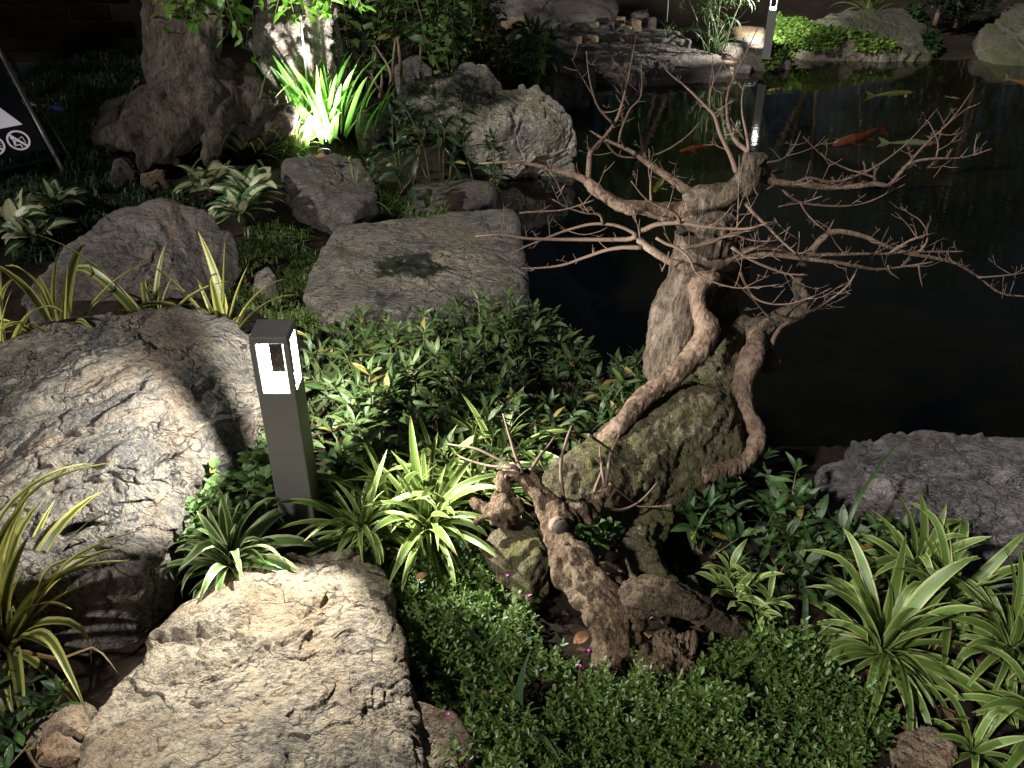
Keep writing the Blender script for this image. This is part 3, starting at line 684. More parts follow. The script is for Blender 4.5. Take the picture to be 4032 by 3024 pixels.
def blend(tubes, voxel, mat, name, parent, smooth=4, disp=None, extra=None):
    """several limbs welded into one continuous surface"""
    V, F = join([tube(p, r, n=max(10, len(p) * 6), k=14, wob=.12, seed=i) for i, (p, r) in enumerate(tubes)] + (extra or []))
    me = mesh_data('tmp', V, F); o = bpy.data.objects.new('tmp', me); C.objects.link(o)
    m = o.modifiers.new('r', 'REMESH'); m.mode = 'VOXEL'; m.voxel_size = voxel
    m2 = o.modifiers.new('s', 'SMOOTH'); m2.iterations = smooth; m2.factor = .6
    dg = bpy.context.evaluated_depsgraph_get(); dg.update()
    ev = o.evaluated_get(dg); em = ev.to_mesh()
    n = len(em.vertices); W = np.empty(n * 3, np.float32); em.vertices.foreach_get('co', W); W = W.reshape(-1, 3).astype(float)
    Nn = np.empty(n * 3, np.float32); em.vertices.foreach_get('normal', Nn); Nn = Nn.reshape(-1, 3)
    F2 = [list(p.vertices) for p in em.polygons]
    ev.to_mesh_clear(); bpy.data.objects.remove(o); bpy.data.meshes.remove(me)
    if disp: W = W + Nn * disp(W)[:, None]
    return mobj(name, W, F2, mat, parent=parent)
def groove(V, d, f, octv=3):
    d = np.array(d, float); d /= np.linalg.norm(d); U = V - (V @ d)[:, None] * d * .86
    U = U + .12 / f * 3 * np.stack([perlin(V * 9), perlin(V * 9 + 30), perlin(V * 9 + 60)], -1)
    s_, a_ = 0, 1.0
    for q in range(octv): s_ = s_ + a_ * (np.abs(perlin(U * f * 2 ** q + 11 * q)) - .22); a_ *= .5
    return s_
def PT(c, lst): return [np.array(atd(c, x, y, d)) for x, y, d in lst]
def DJ(c, lst, d0, d1):
    n = len(lst); return [np.array(atd(c, x, y, d0 + (d1 - d0) * i / max(n - 1, 1))) for i, (x, y) in enumerate(lst)]
def rad(a, b, n, p=1.0): return list(a + (b - a) * np.linspace(0, 1, n) ** p)

# ---- bare tree on the bank
tb = Z('K', 1150, 500, -.02)
tree = thing('bare_tree', 'leafless gnarled tree with spreading bare branches leaning over the pond', 'tree', (tb.x, tb.y, -.05))
def bark_disp(V): return .007 * fbm(V * 14, 5) + .016 * groove(V, (.15, .1, 1), 26) + .010 * perlin(V * 5)
T1 = (PT('J', [(1270, 350, 2.32), (1250, 460, 2.32), (1250, 600, 2.31), (1230, 740, 2.30), (1170, 880, 2.28), (1090, 1050, 2.27), (1030, 1250, 2.26), (1020, 1450, 2.24), (1040, 1650, 2.2), (1100, 1850, 2.15)]),
      [.045, .072, .084, .085, .078, .075, .082, .085, .085, .09])
T2 = (PT('J', [(1430, 700, 2.38), (1440, 850, 2.38), (1360, 1020, 2.37), (1330, 1180, 2.36), (1380, 1330, 2.33)]), [.05, .055, .055, .05, .06])
T3 = (PT('J', [(1320, 880, 2.22), (1220, 950, 2.2), (1195, 1050, 2.19), (1210, 1160, 2.18), (1265, 1280, 2.16), (1240, 1370, 2.14), (1140, 1500, 2.1), (1010, 1630, 2.05)]) + PT('E', [(1960, 920, 2.0), (1850, 1040, 1.95), (1740, 1170, 1.9), (1640, 1310, 1.86), (1560, 1420, 1.83)]),
      [.028, .03, .023, .022, .036, .033, .030, .028, .027, .026, .024, .022, .018])
stub = (PT('J', [(1150, 400, 2.31), (1280, 330, 2.30), (1400, 310, 2.30), (1500, 270, 2.31), (1560, 180, 2.32), (1600, 80, 2.33), (1625, 15, 2.33)]), [.05, .040, .034, .033, .031, .031, .034])
lb = (PT('J', [(1130, 440, 2.31), (1000, 440, 2.30), (850, 415, 2.28), (700, 400, 2.26), (560, 350, 2.26), (450, 270, 2.28), (390, 205, 2.3)]), [.042, .026, .020, .0175, .0165, .015, .0135])
lowr = (PT('J', [(1450, 800, 2.3), (1350, 820, 2.22), (1250, 825, 2.19), (1130, 830, 2.17), (1000, 795, 2.17), (900, 735, 2.18), (820, 685, 2.2), (760, 630, 2.22)]), [.022, .019, .0135, .0125, .012, .011, .0105, .0095])
limb = (PT('F', [(290, 340, 2.36), (330, 410, 2.33), (430, 470, 2.3), (540, 450, 2.3), (640, 400, 2.32), (740, 365, 2.33), (775, 300, 2.34), (755, 210, 2.35), (745, 130, 2.35), (790, 40, 2.36)]), [.023, .026, .033, .030, .026, .030, .024, .019, .017, .014])
limb2 = (PT('F', [(470, 470, 2.3), (470, 580, 2.22), (440, 680, 2.17), (400, 790, 2.13), (395, 900, 2.1), (430, 1010, 2.06), (480, 1130, 2.03), (475, 1230, 1.99), (400, 1330, 1.95), (270, 1390, 1.91), (120, 1430, 1.87)]), [.026, .028, .036, .029, .025, .021, .021, .024, .022, .022, .02])
knob = (PT('F', [(570, 600, 2.26), (560, 680, 2.25), (560, 740, 2.25)]), [.012, .03, .026])
blend([T1, T2], .0055, MAT_TRUNK, 'trunk', tree, 3, bark_disp)
blend([stub], .005, MAT_TRUNK, 'limb', tree, 3, lambda V: .006 * fbm(V * 18, 5) + .005 * groove(V, (1, 0, .6), 50))
blend([lb], .004, MAT_BARK, 'limb', tree, 3, lambda V: .004 * fbm(V * 20, 4) + .005 * groove(V, (1, 0, -.3), 55))
blend([T3], .0045, MAT_BARK, 'root', tree, 3, lambda V: .004 * fbm(V * 24, 4) + .004 * groove(V, (.5, .3, .8), 60))
blend([limb, knob, (PT('F', [(440, 480, 2.3), (420, 540, 2.29), (450, 600, 2.27)]), [.03, .034, .03])], .006, MAT_TRUNK, 'limb', tree, 3, lambda V: .009 * fbm(V * 18, 5) + .006 * groove(V, (1, 0, .4), 50))
blend([limb2], .005, MAT_BARK, 'root', tree, 3, lambda V: .006 * fbm(V * 18, 5) + .006 * groove(V, (.1, .2, 1), 55))
blend([lowr], .0038, MAT_BARK, 'limb', tree, 2, lambda V: .002 * fbm(V * 25, 3))
moss = [(PT('F', [(290, 470, 2.33), (240, 620, 2.28), (200, 800, 2.22), (130, 1000, 2.15), (40, 1180, 2.06)]) + PT('K', [(1240, 180, 1.98), (1080, 360, 1.88), (1000, 480, 1.80)]), [.06, .085, .105, .13, .15, .155, .145, .12]),
        (PT('F', [(20, 1080, 2.1), (-150, 1200, 2.02), (-330, 1330, 1.93), (-480, 1420, 1.86)]), [.08, .085, .085, .07]),
        (PT('K', [(1700, 60, 2.04), (1500, 230, 1.95), (1350, 380, 1.88), (1250, 520, 1.81), (1200, 660, 1.74), (1180, 780, 1.67), (1230, 900, 1.60), (1330, 1010, 1.55), (1420, 1100, 1.51)]), [.085, .10, .10, .08, .06, .055, .055, .05, .04]),
        (PT('K', [(1000, 300, 1.88), (800, 380, 1.80), (640, 430, 1.74)]), [.12, .10, .06])]
blend(moss, .0075, MAT_MOSSWOOD, 'trunk_base', tree, 4, lambda V: .016 * fbm(V * 6, 5) + .014 * groove(V, (-.5, -.7, -.5), 20) + .005 * ridged(V * 42, 3) - .005)
cutp = np.array(atd('J', 1630, 5, 2.333))
BR = []  # (points, radii)
def br(pts, a, b, p=.9): BR.append((pts, rad(a * .72, b * .5, len(pts), p)))
br(DJ('J', [(390, 205), (300, 170), (180, 140), (0, 90), (-180, 70), (-400, 80)], 2.3, 2.42), .016, .004)
br(DJ('B', [(1600, 1150), (1612, 1000), (1640, 960), (1720, 870), (1790, 760), (1840, 590), (1880, 400), (1912, 225)], 2.3, 2.45), .011, .0025)
br(DJ('B', [(1760, 800), (1670, 700), (1625, 580), (1600, 450), (1588, 330)], 2.36, 2.3), .006, .0022)
br(DJ('B', [(1800, 925), (1812, 850), (1870, 710), (1935, 640), (1948, 540), (1945, 425)], 2.45, 2.5), .006, .002)
br(DJ('B', [(1870, 690), (1830, 610), (1815, 545)], 2.47, 2.45), .0035, .0018)
br(DJ('J', [(1130, 290), (1010, 200), (850, 95), (720, 0)], 2.36, 2.46) + DJ('B', [(1700, 900), (1610, 845)], 2.5, 2.52), .02, .003)
br(DJ('B', [(1700, 905), (1780, 1000), (1880, 1022), (2010, 1010), (2110, 970), (2212, 905)], 2.48, 2.5) + DJ('C', [(60, 850), (105, 795)], 2.5, 2.5), .005, .002)
br(DJ('B', [(1960, 1000), (1940, 900), (1925, 795)], 2.48, 2.46), .003, .0018)
br(DJ('C', [(430, 985), (350, 920), (300, 820), (285, 660), (320, 530), (385, 400), (490, 170)], 2.33, 2.6), .010, .002)
br(DJ('C', [(350, 1120), (310, 1010), (245, 870), (205, 750), (160, 700), (60, 600), (0, 545)], 2.36, 2.45) + DJ('B', [(2120, 470), (2030, 355)], 2.47, 2.5), .010, .002)
br(DJ('C', [(430, 975), (410, 850), (385, 730), (385, 620), (405, 530)], 2.33, 2.42), .007, .002)
br(DJ('C', [(200, 745), (270, 690), (330, 650)], 2.42, 2.4), .004, .0018)
br(DJ('C', [(245, 875), (310, 870), (385, 840)], 2.4, 2.36), .0035, .0018)
br(DJ('C', [(400, 900), (350, 830), (310, 765)], 2.34, 2.3), .0035, .0018)
br(DJ('C', [(180, 720), (175, 620), (200, 520), (195, 450)], 2.42, 2.4), .004, .0018)
br(DJ('C', [(470, 1150), (620, 1185), (780, 1200), (950, 1216), (1150, 1205), (1250, 1190), (1330, 1202), (1385, 1150), (1470, 1062), (1600, 1030), (1780, 1025), (1900, 1000), (2005, 963)], 2.33, 2.5), .015, .003)
br(DJ('C', [(740, 1185), (820, 1155), (960, 1180), (1100, 1150), (1250, 1080), (1380, 990), (1500, 880), (1650, 705)], 2.36, 2.55), .008, .002)
br(DJ('C', [(1385, 1140), (1480, 1040), (1560, 950), (1700, 820), (1800, 700), (1885, 575)], 2.45, 2.6), .007, .002)
br(DJ('C', [(1250, 1185), (1240, 1150), (1080, 1100), (920, 1020), (780, 885)], 2.42, 2.4), .006, .002)
br(DJ('C', [(1370, 1175), (1450, 1140), (1550, 1105), (1655, 1040)], 2.45, 2.5), .006, .002)
br(DJ('C', [(1640, 1030), (1655, 930), (1600, 800), (1570, 775)], 2.47, 2.5), .004, .0015)
br(DJ('C', [(1665, 870), (1740, 875), (1800, 855)], 2.52, 2.53), .003, .0013)
br(DJ('C', [(1700, 820), (1670, 750), (1650, 720)], 2.55, 2.55), .003, .0013)
br(DJ('C', [(1890, 1000), (1895, 940), (1910, 865)], 2.49, 2.5), .004, .002)
br(DJ('C', [(520, 1060), (640, 1035), (715, 960), (765, 850)], 2.5, 2.6), .006, .002)
br(DJ('C', [(520, 1045), (600, 1160), (680, 1260), (760, 1312), (900, 1332), (1060, 1335), (1200, 1310), (1330, 1250), (1445, 1192)], 2.33, 2.45), .008, .0025)
br(DJ('C', [(790, 1312), (850, 1290), (905, 1270)], 2.38, 2.36), .004, .0018)
br(DJ('C', [(390, 1290), (450, 1370), (550, 1470), (650, 1570), (735, 1645)], 2.3, 2.2), .008, .005)
br(DJ('C', [(760, 1310), (800, 1380), (870, 1450), (930, 1500)], 2.36, 2.32), .004, .002)
br(DJ('C', [(620, 1340), (700, 1325), (780, 1315)], 2.34, 2.36), .003, .0035)
br(DJ('C', [(400, 1285), (500, 1250), (600, 1195)], 2.3, 2.33), .005, .004)
br(DJ('J', [(1400, 790), (1500, 735), (1620, 692), (1750, 692), (1880, 738), (2100, 742), (2212, 742)], 2.22, 2.28) + DJ('C', [(1150, 1646), (1300, 1645), (1550, 1632), (1820, 1630)], 2.3, 2.4), .014, .004)
br(DJ('J', [(1350, 815), (1500, 765), (1700, 738), (1900, 762), (2212, 802)], 2.22, 2.26) + DJ('F', [(1150, 70), (1270, 86), (1450, 66), (1625, 38)], 2.28, 2.35), .013, .004)
br(DJ('C', [(830, 1640), (880, 1570), (960, 1510), (1050, 1505), (1180, 1535), (1300, 1590), (1480, 1645)], 2.36, 2.42) + DJ('F', [(1560, 0), (1700, 28), (1800, 62), (1920, 140), (2060, 240), (2212, 262), (2400, 280)], 2.43, 2.55), .016, .004, .7)
br(DJ('C', [(870, 1600), (940, 1500), (980, 1425)], 2.38, 2.4), .006, .003)
br(DJ('F', [(1915, 140), (2050, 130), (2160, 118), (2240, 100)], 2.48, 2.5), .005, .002)
br(DJ('C', [(1330, 1650), (1400, 1600), (1500, 1545), (1585, 1515), (1540, 1430), (1480, 1390), (1408, 1340)], 2.4, 2.42), .0055, .002)
br(DJ('C', [(1530, 1640), (1580, 1570), (1590, 1510)], 2.42, 2.42), .005, .004)
br(DJ('C', [(1520, 1540), (1500, 1470), (1470, 1455)], 2.42, 2.42), .003, .0015)
br(DJ('J', [(1150, 830), (1000, 795), (900, 738), (830, 690), (760, 630), (735, 590), (600, 530), (430, 520), (260, 560), (150, 600), (0, 660)], 2.17, 2.3) + DJ('B', [(1190, 1600), (1080, 1655)], 2.31, 2.33), .010, .004)
br(DJ('J', [(745, 605), (680, 630), (400, 632), (200, 632), (0, 628)], 2.22, 2.3) + DJ('B', [(1160, 1540), (1020, 1520), (870, 1530)], 2.32, 2.4), .010, .004)
br(DJ('J', [(790, 692), (650, 690), (520, 712), (380, 760), (200, 820), (0, 842), (-90, 840)], 2.2, 2.25), .009, .004)
br(DJ('J', [(505, 522), (480, 450), (380, 440), (250, 400), (140, 340)], 2.25, 2.2), .006, .002)
br(DJ('J', [(405, 435), (370, 390), (330, 328)], 2.22, 2.2), .004, .0018)
br(DJ('J', [(-100, 440), (60, 428), (200, 420), (330, 385), (440, 345)], 2.3, 2.28), .004, .003)
br(DJ('J', [(790, 570), (900, 522), (1070, 512), (1250, 540), (1480, 556), (1600, 545), (1700, 510)], 2.24, 2.14), .010, .004)
br(DJ('J', [(1070, 512), (1030, 445), (880, 372), (800, 320), (710, 208)], 2.2, 2.14), .007, .002)
br(DJ('J', [(855, 355), (850, 250), (860, 120)], 2.2, 2.25), .005, .003)
br(DJ('J', [(890, 620), (960, 660), (1040, 690), (1110, 742), (1150, 805), (1180, 872), (1280, 930), (1450, 980), (1600, 980), (1795, 958)], 2.1, 2.0), .006, .0025)
br(DJ('J', [(1020, 680), (980, 630), (948, 585)], 2.1, 2.08), .003, .0015)
br(DJ('J', [(1440, 690), (1600, 790), (1800, 870), (1880, 885), (1995, 890)], 2.12, 2.1), .006, .003)
br(DJ('J', [(1070, 705), (1300, 650), (1420, 600), (1560, 560), (1690, 512), (1775, 515)], 2.15, 2.2), .008, .003)
br(DJ('J', [(1470, 600), (1600, 640), (1700, 645), (1775, 638)], 2.2, 2.2), .005, .002)
br(DJ('J', [(1350, 870), (1450, 930), (1560, 1030), (1640, 1120), (1760, 1270)], 2.25, 2.28), .006, .004)
br(DJ('J', [(1500, 870), (1540, 960), (1600, 1050), (1700, 1095), (1850, 1100), (2020, 1050), (2165, 985)], 2.24, 2.2), .006, .0025)
br(DJ('F', [(760, 400), (850, 350), (930, 300), (1040, 220), (1100, 150), (1132, 80)], 2.32, 2.3), .007, .0025)
br(DJ('F', [(570, 600), (595, 520), (640, 460), (700, 420)], 2.26, 2.28), .012, .008)
br(DJ('F', [(660, 420), (700, 300), (790, 200)], 2.3, 2.28), .004, .002)
br(DJ('F', [(800, 380), (830, 320), (870, 275)], 2.31, 2.28), .004, .002)
br(DJ('J', [(950, 840), (935, 860), (970, 780), (985, 720)], 2.16, 2.12), .003, .0025)
br(DJ('J', [(1180, 480), (1480, 560), (1490, 300), (1495, 20)], 2.2, 2.3)[1:], .0035, .002)
br(DJ('J', [(1920, 720), (1930, 650), (1930, 575)], 2.28, 2.28), .003, .002)
br(DJ('F', [(1330, 60), (1345, 100), (1410, 155)], 2.3, 2.3), .003, .0012)
br(DJ('F', [(1530, 60), (1540, 140), (1555, 205)], 2.33, 2.33), .004, .0015)
rb = random.Random(4)
for i, (p, r) in enumerate(BR):
    L = sum(np.linalg.norm(p[q + 1] - p[q]) for q in range(len(p) - 1))
    V, F = tube(p, r, n=max(8, int(L / .012)), k=8 if r[0] > .006 else 6, wob=.14, seed=i)
    o = mobj('branch', V, F, MAT_BARK if r[0] > .0075 else MAT_TWIG, parent=tree)
    # short spur twigs along the branch
    S = catmull(np.hstack([np.array(p), np.array(r)[:, None]]), max(6, int(L / .02)))
    nt = int(L / .034)
    for q in range(nt):
        j = rb.randrange(1, len(S) - 1); t_ = S[min(j + 1, len(S) - 1), :3] - S[j - 1, :3]; t_ /= np.linalg.norm(t_)
        d = np.array([rb.gauss(0, 1), rb.gauss(0, .6), rb.gauss(.5, .8)]) + t_ * .7; d /= np.linalg.norm(d)
        l = rb.uniform(.010, .04) * (2.8 if rb.random() < .3 else 1); a = S[j, :3]; r0 = min(.0017, S[j, 3] * .65)
        b_ = a + d * l * .5 + np.array([rb.gauss(0, .05) for _ in range(3)]) * l; c_ = a + d * l + np.array([0, 0, l * .2])
        parts = [tube([a, b_, c_], [r0, r0 * .65, r0 * .22], n=6, k=5, wob=.35, seed=q)]
        if l > .03:
            for z_ in range(rb.randint(1, 3)):
                e = np.array([rb.gauss(0, 1), rb.gauss(0, .6), rb.gauss(.4, .7)]) + d * .8; e /= np.linalg.norm(e); a2 = b_ + (c_ - b_) * rb.random()
                parts.append(tube([a2, a2 + e * l * .2, a2 + e * l * .38 + np.array([0, 0, l * .05])], [r0 * .6, r0 * .5, r0 * .35], n=5, k=5, wob=.3, seed=z_))
        tv, tf = join(parts)
        inst_o = mobj('twig', tv, tf, MAT_TWIG, parent=o)

# ---- old stump in front
def PS(c, lst): return [np.array(atd(c, x, y, d - float(np.interp(y, [900, 1140, 1450], [.12, .085, .04])))) for x, y, d in lst]
sb = Z('K', 1050, 1400, 0)
stump = thing('tree_stump', 'weathered stump with sawn stub, twigs and thick roots in front of the bare tree', 'stump', (sb.x, sb.y, -.02))
def stump_disp(V): return .008 * fbm(V * 15, 5) + .020 * groove(V, (.5, -.35, -.6), 34)
blend([(PS('K', [(420, 260, 1.80), (470, 300, 1.79), (530, 400, 1.77), (590, 500, 1.74), (640, 600, 1.71), (690, 720, 1.66), (760, 860, 1.60), (880, 1010, 1.54), (980, 1140, 1.49), (1040, 1280, 1.45), (1060, 1400, 1.42)]), [.017, .020, .022, .025, .031, .036, .039, .045, .058, .052, .040]),
       (PS('K', [(650, 600, 1.71), (780, 540, 1.74), (840, 560, 1.75), (900, 480, 1.77), (960, 400, 1.79), (1000, 330, 1.81)]), [.03, .026, .022, .015, .013, .010]),
       (PS('K', [(940, 1120, 1.50), (860, 1080, 1.52), (800, 1080, 1.53)]), [.05, .04, .02]),
       (PS('K', [(1010, 1250, 1.46), (1000, 1400, 1.42), (990, 1540, 1.38)]), [.042, .036, .032])], .0045, MAT_STUMP, 'stem', stump, 2, stump_disp)
blend([(PS('K', [(640, 610, 1.70), (680, 625, 1.67)]), [.021, .021])], .004, MAT_BARK, 'sawn_stub', stump, 1)
e0, e1 = np.array(atd('K', 680, 625, 1.547)), np.array(atd('K', 690, 640, 1.535))
V, F = tube([e0, e0 + (e1 - e0) * .5], [.0175, .0165], n=3, k=16); mobj('cut_face', V, F, MAT_CUT, parent=stump)
rock_like = rock_geo([atd('K', x, y, d - .05) for x, y, d in [(290, 640, 1.72), (400, 570, 1.76), (500, 620, 1.74), (600, 880, 1.62), (480, 960, 1.58), (280, 830, 1.64), (200, 720, 1.7), (540, 760, 1.62)]], -.1, level=6, k=34, amp=.006, freq=6, facet=.022, crack=.008, seed=61)
mobj('bark_slab', *rock_like, MAT_MOSSWOOD, parent=stump)
blend([(PS('K', [(1100, 1120, 1.455), (1170, 1090, 1.46), (1280, 1075, 1.46), (1420, 1100, 1.455), (1570, 1160, 1.45), (1740, 1250, 1.44), (1900, 1330, 1.435)]), [.03, .040, .038, .034, .028, .021, .011]),
       (PS('K', [(1150, 1150, 1.46), (1180, 1240, 1.45), (1170, 1330, 1.43)]), [.026, .022, .016])], .004, MAT_OLD if False else bark_mat('cracked_root_bark', (.05, .036, .025), (.16, .115, .075), (.28, .205, .135), moss=(.09, .10, .035), moss_amt=.4, scale=1.2, bump=1.0, moss_lo=.6), 'root', stump, 2, lambda V: .004 * fbm(V * 18, 4) + .014 * groove(V, (1, -.05, -.25), 38))
blend([(PS('K', [(1150, 1320, 1.43), (1200, 1410, 1.415), (1215, 1500, 1.40), (1180, 1580, 1.385), (1185, 1660, 1.37)]), [.018, .022, .02, .014, .008]), (PS('K', [(1215, 1490, 1.40), (1250, 1580, 1.39), (1270, 1650, 1.37)]), [.016, .012, .008])], .004, MAT_STUMP, 'root', stump, 2)
mobj('wood_block', *rock_geo([atd('K', x, y, d - .075) for x, y, d in [(1290, 1290, 1.47), (1540, 1270, 1.49), (1570, 1400, 1.46), (1540, 1600, 1.40), (1300, 1610, 1.37), (1270, 1420, 1.42)]], -.1, level=6, k=20, amp=.012, freq=12, facet=.016, crack=.012, an=(2, 2, .6), seed=63), MAT_STUMP, parent=stump)
blend([(PS('K', [(90, 470, 1.79), (170, 500, 1.78), (240, 530, 1.76), (330, 520, 1.77), (420, 480, 1.78)]), [.008, .012, .018, .02, .02]), (PS('K', [(240, 520, 1.76), (170, 560, 1.75), (110, 600, 1.74)]), [.01, .006, .004]),
       (PS('K', [(420, 270, 1.8), (350, 270, 1.79), (310, 320, 1.78), (330, 380, 1.78)]), [.018, .016, .015, .008]), (PS('K', [(330, 420, 1.79), (300, 500, 1.78), (280, 600, 1.77)]), [.03, .035, .03])], .005, MAT_STUMP, 'root', stump, 2, stump_disp)
for pts, a in [([(425, 270), (380, 150), (340, 20), (300, -120)], .005), ([(400, 250), (250, 170), (120, 110), (0, 90), (-60, 80)], .004), ([(360, 235), (200, 220), (60, 180), (0, 150)], .0035), ([(480, 250), (540, 160), (590, 100), (640, 30)], .005),
               ([(700, 480), (680, 320), (680, 180), (720, 40), (750, -40)], .006), ([(880, 510), (900, 380), (940, 270), (950, 200)], .005), ([(960, 360), (985, 260), (1000, 150), (1060, 20)], .006), ([(960, 350), (940, 200), (930, 90)], .004),
               ([(950, 500), (1080, 510), (1200, 450), (1310, 330)], .004), ([(1000, 340), (1100, 420), (1160, 470)], .003), ([(1400, 480), (1280, 490), (1170, 485)], .003), ([(320, 290), (310, 380), (295, 450)], .005), ([(300, 450), (400, 460), (470, 455)], .002), ([(330, 150), (420, 250), (520, 380)], .003),
               ([(860, 20), (960, 90), (1080, 180), (1220, 210)], .004)]:
    P = DJ('K', pts, 1.65, 1.74); V, F = tube(P, rad(a, a * .45, len(P)), n=16, k=6, wob=.25, seed=len(pts)); mobj('twig', V, F, MAT_TWIG if a > .0035 else MAT_BARK, parent=stump)

# ---- big buttressed tree at the back
bt = Z('A', 1250, 900, 0.02)
big = thing('buttressed_tree', 'old tree with dark trunk and great spreading buttress roots', 'tree', (bt.x, bt.y, -.05))
def old_disp(V): return .03 * fbm(V * 4, 4) + .06 * groove(V, (.35, .1, 1), 6, 2) + .005 * fbm(V * 22, 3)
up = np.array(atd('A', 1200, 0, 4.95))
blend([([up + np.array([-.05, .1, 1.6]), up + np.array([0, .05, .8])] + [up] + PT('A', [(1190, 250, 4.9), (1200, 450, 4.85), (1300, 650, 4.8), (1330, 850, 4.75)]), [.2, .2, .19, .19, .2, .27, .3]),
       (PT('A', [(1300, 480, 4.75), (1150, 640, 4.68), (1000, 760, 4.6), (900, 870, 4.52), (860, 980, 4.45)]), [.13, .15, .15, .12, .07]),
       (PT('A', [(1250, 700, 4.65), (1150, 850, 4.55), (1050, 960, 4.48), (980, 1040, 4.42), (920, 1090, 4.4)]), [.16, .15, .11, .08, .05]),
       (PT('A', [(1380, 760, 4.6), (1400, 880, 4.5), (1370, 980, 4.44), (1330, 1030, 4.4)]), [.12, .06, .045, .03]),
       (PT('A', [(820, 740, 4.75), (760, 840, 4.62), (720, 900, 4.55), (690, 950, 4.5)]), [.09, .08, .07, .04]),
       (PT('A', [(1000, 740, 4.65), (880, 760, 4.72), (790, 800, 4.7)]), [.1, .08, .06]),
       (PT('A', [(1280, 30, 4.78), (1300, 250, 4.72), (1340, 420, 4.68), (1280, 560, 4.62)]), [.05, .055, .05, .05]),
       (PT('A', [(1450, 500, 4.85), (1560, 650, 4.85), (1700, 780, 4.8), (1800, 900, 4.75)]), [.16, .2, .17, .1])], .015, MAT_OLD, 'trunk', big, 2, old_disp)
pt = np.array(atd('A', 1900, 0, 5.5))
pale_loc = Z('A', 1900, 620, .0)
pale = thing('pale_trunk_tree', 'rugged pale tree trunk lit from below behind the bright strappy leaves', 'tree', (pale_loc.x, pale_loc.y, -.05))
blend([([pt + np.array([.05, .1, 1.6]), pt + np.array([0, .05, .8]), pt] + PT('A', [(1880, 120, 5.48), (1860, 260, 5.42), (1900, 400, 5.4), (1950, 560, 5.38), (1980, 760, 5.35)]), [.24, .24, .22, .20, .22, .2, .17, .2]),
       (PT('A', [(1620, 240, 5.45), (1700, 180, 5.42), (1780, 100, 5.42)]), [.035, .05, .08]),
       (PT('A', [(1740, 330, 5.3), (1720, 400, 5.26), (1780, 480, 5.26), (1820, 560, 5.26)]), [.06, .055, .06, .06]),
       (PT('A', [(2060, 60, 5.45), (2080, 250, 5.38), (2090, 420, 5.35), (2100, 620, 5.32)]), [.07, .07, .07, .1]),
       (PT('A', [(1900, 130, 5.3), (1930, 250, 5.25), (1960, 380, 5.24)]), [.06, .06, .07])], .018, MAT_PALEBARK, 'trunk', pale, 1, lambda V: .035 * fbm(V * 6, 4) + .02 * ridged(V * 12, 3) - .02)
rock('boulder', 'upright dark rock leaning against the pale lit trunk', [DD('A', 2100, 180, 5.6), DD('A', 2140, 110, 5.7), DD('A', 2200, 150, 5.7), DD('A', 2230, 330, 5.6), DD('A', 2220, 520, 5.5), DD('A', 2130, 520, 5.45)], RM_BOULDER, -.1, level=6, amp=.02, freq=6, crack=.01, facet=.02, seed=71)

# ================================================================== PLANTS
def blade_mesh(name, mat, ratio, e0, bend, prof='strap', fold=.18, seg=9, twist=0.0, curl=1.4, side=0.0, wave=0.0, kink=None):
    """leaf of length 1 growing from the origin along +x, starting at elevation e0 and bending down"""
    s_ = np.linspace(0, 1, seg + 1)
    th = np.radians(e0) - np.radians(bend) * s_ ** curl
    if kink: th = th - np.radians(kink[1]) * np.clip((s_ - kink[0]) * 12, 0, 1)
    ds = 1.0 / seg
    x = np.concatenate([[0], np.cumsum(np.cos((th[1:] + th[:-1]) / 2) * ds)]); z = np.concatenate([[0], np.cumsum(np.sin((th[1:] + th[:-1]) / 2) * ds)])
    y = side * s_ ** 2
    if prof == 'strap': w = np.minimum(1, .55 + s_ * 2.5) * (1 - s_ ** 3.2) ** .8
    elif prof == 'grass': w = (1 - s_ ** 1.6) * np.minimum(1, .7 + s_ * 3)
    elif prof == 'lance': w = np.where(s_ < .08, .1, np.sin(np.pi * np.clip((s_ - .06) / .94, 0, 1) ** .85) ** .9 + .02)
    else: w = np.where(s_ < .1, .06, np.sin(np.pi * np.clip((s_ - .08) / .92, 0, 1) ** .62) ** .85 + .01)
    w = w * ratio * .5; w[-1] = .0015
    V, UV = [], []
    for i in range(seg + 1):
        up = np.array([-math.sin(th[i]), 0, math.cos(th[i])]); lat = np.array([0, 1.0, 0])
        a = twist * s_[i]; lat2 = lat * math.cos(a) + up * math.sin(a); up2 = up * math.cos(a) - lat * math.sin(a)
        c = np.array([x[i], y[i], z[i]]); ww = w[i]
        for u in (-1, 0, 1):
            lift = abs(u) * fold * ww * 2 + (wave * ww * math.sin(i * 2.3 + u * 1.7) if u else 0)
            V.append(c + lat2 * u * ww + up2 * lift); UV.append((.5 + u * .5, s_[i]))
    F = []
    for i in range(seg):
        for j in (0, 1):
            a = i * 3 + j; F.append([a, a + 1, a + 4, a + 3])
    return mesh_data(name, np.array(V), np.array(F), mat, True, UV)
def variants(mat, ratio, specs, prof, fold=.18, seg=9, rs=0, wave=0.0):
    r = random.Random(rs); out = []
    for e0, bend in specs:
        for k in range(4):
            out.append((e0, blade_mesh('leaf', mat, ratio * r.uniform(.75, 1.2), e0 + r.uniform(-7, 7), bend * r.uniform(.6, 1.35), prof, fold * r.uniform(.5, 1.4), seg, r.uniform(-1.0, 1.0), r.uniform(1.0, 2.2), r.uniform(-.2, .2), wave, (r.uniform(.4, .8), r.uniform(25, 75)) if prof in ('strap', 'grass') and r.random() < .22 and e0 < 84 else None)))
    return out
SP_GREEN = stripe_mat('cream_edged_leaf', (.095, .16, .03), (.42, .45, .18), .70, .10)
SP_WHITE = stripe_mat('white_edged_leaf', (.09, .165, .04), (.52, .55, .30), .62, .09)
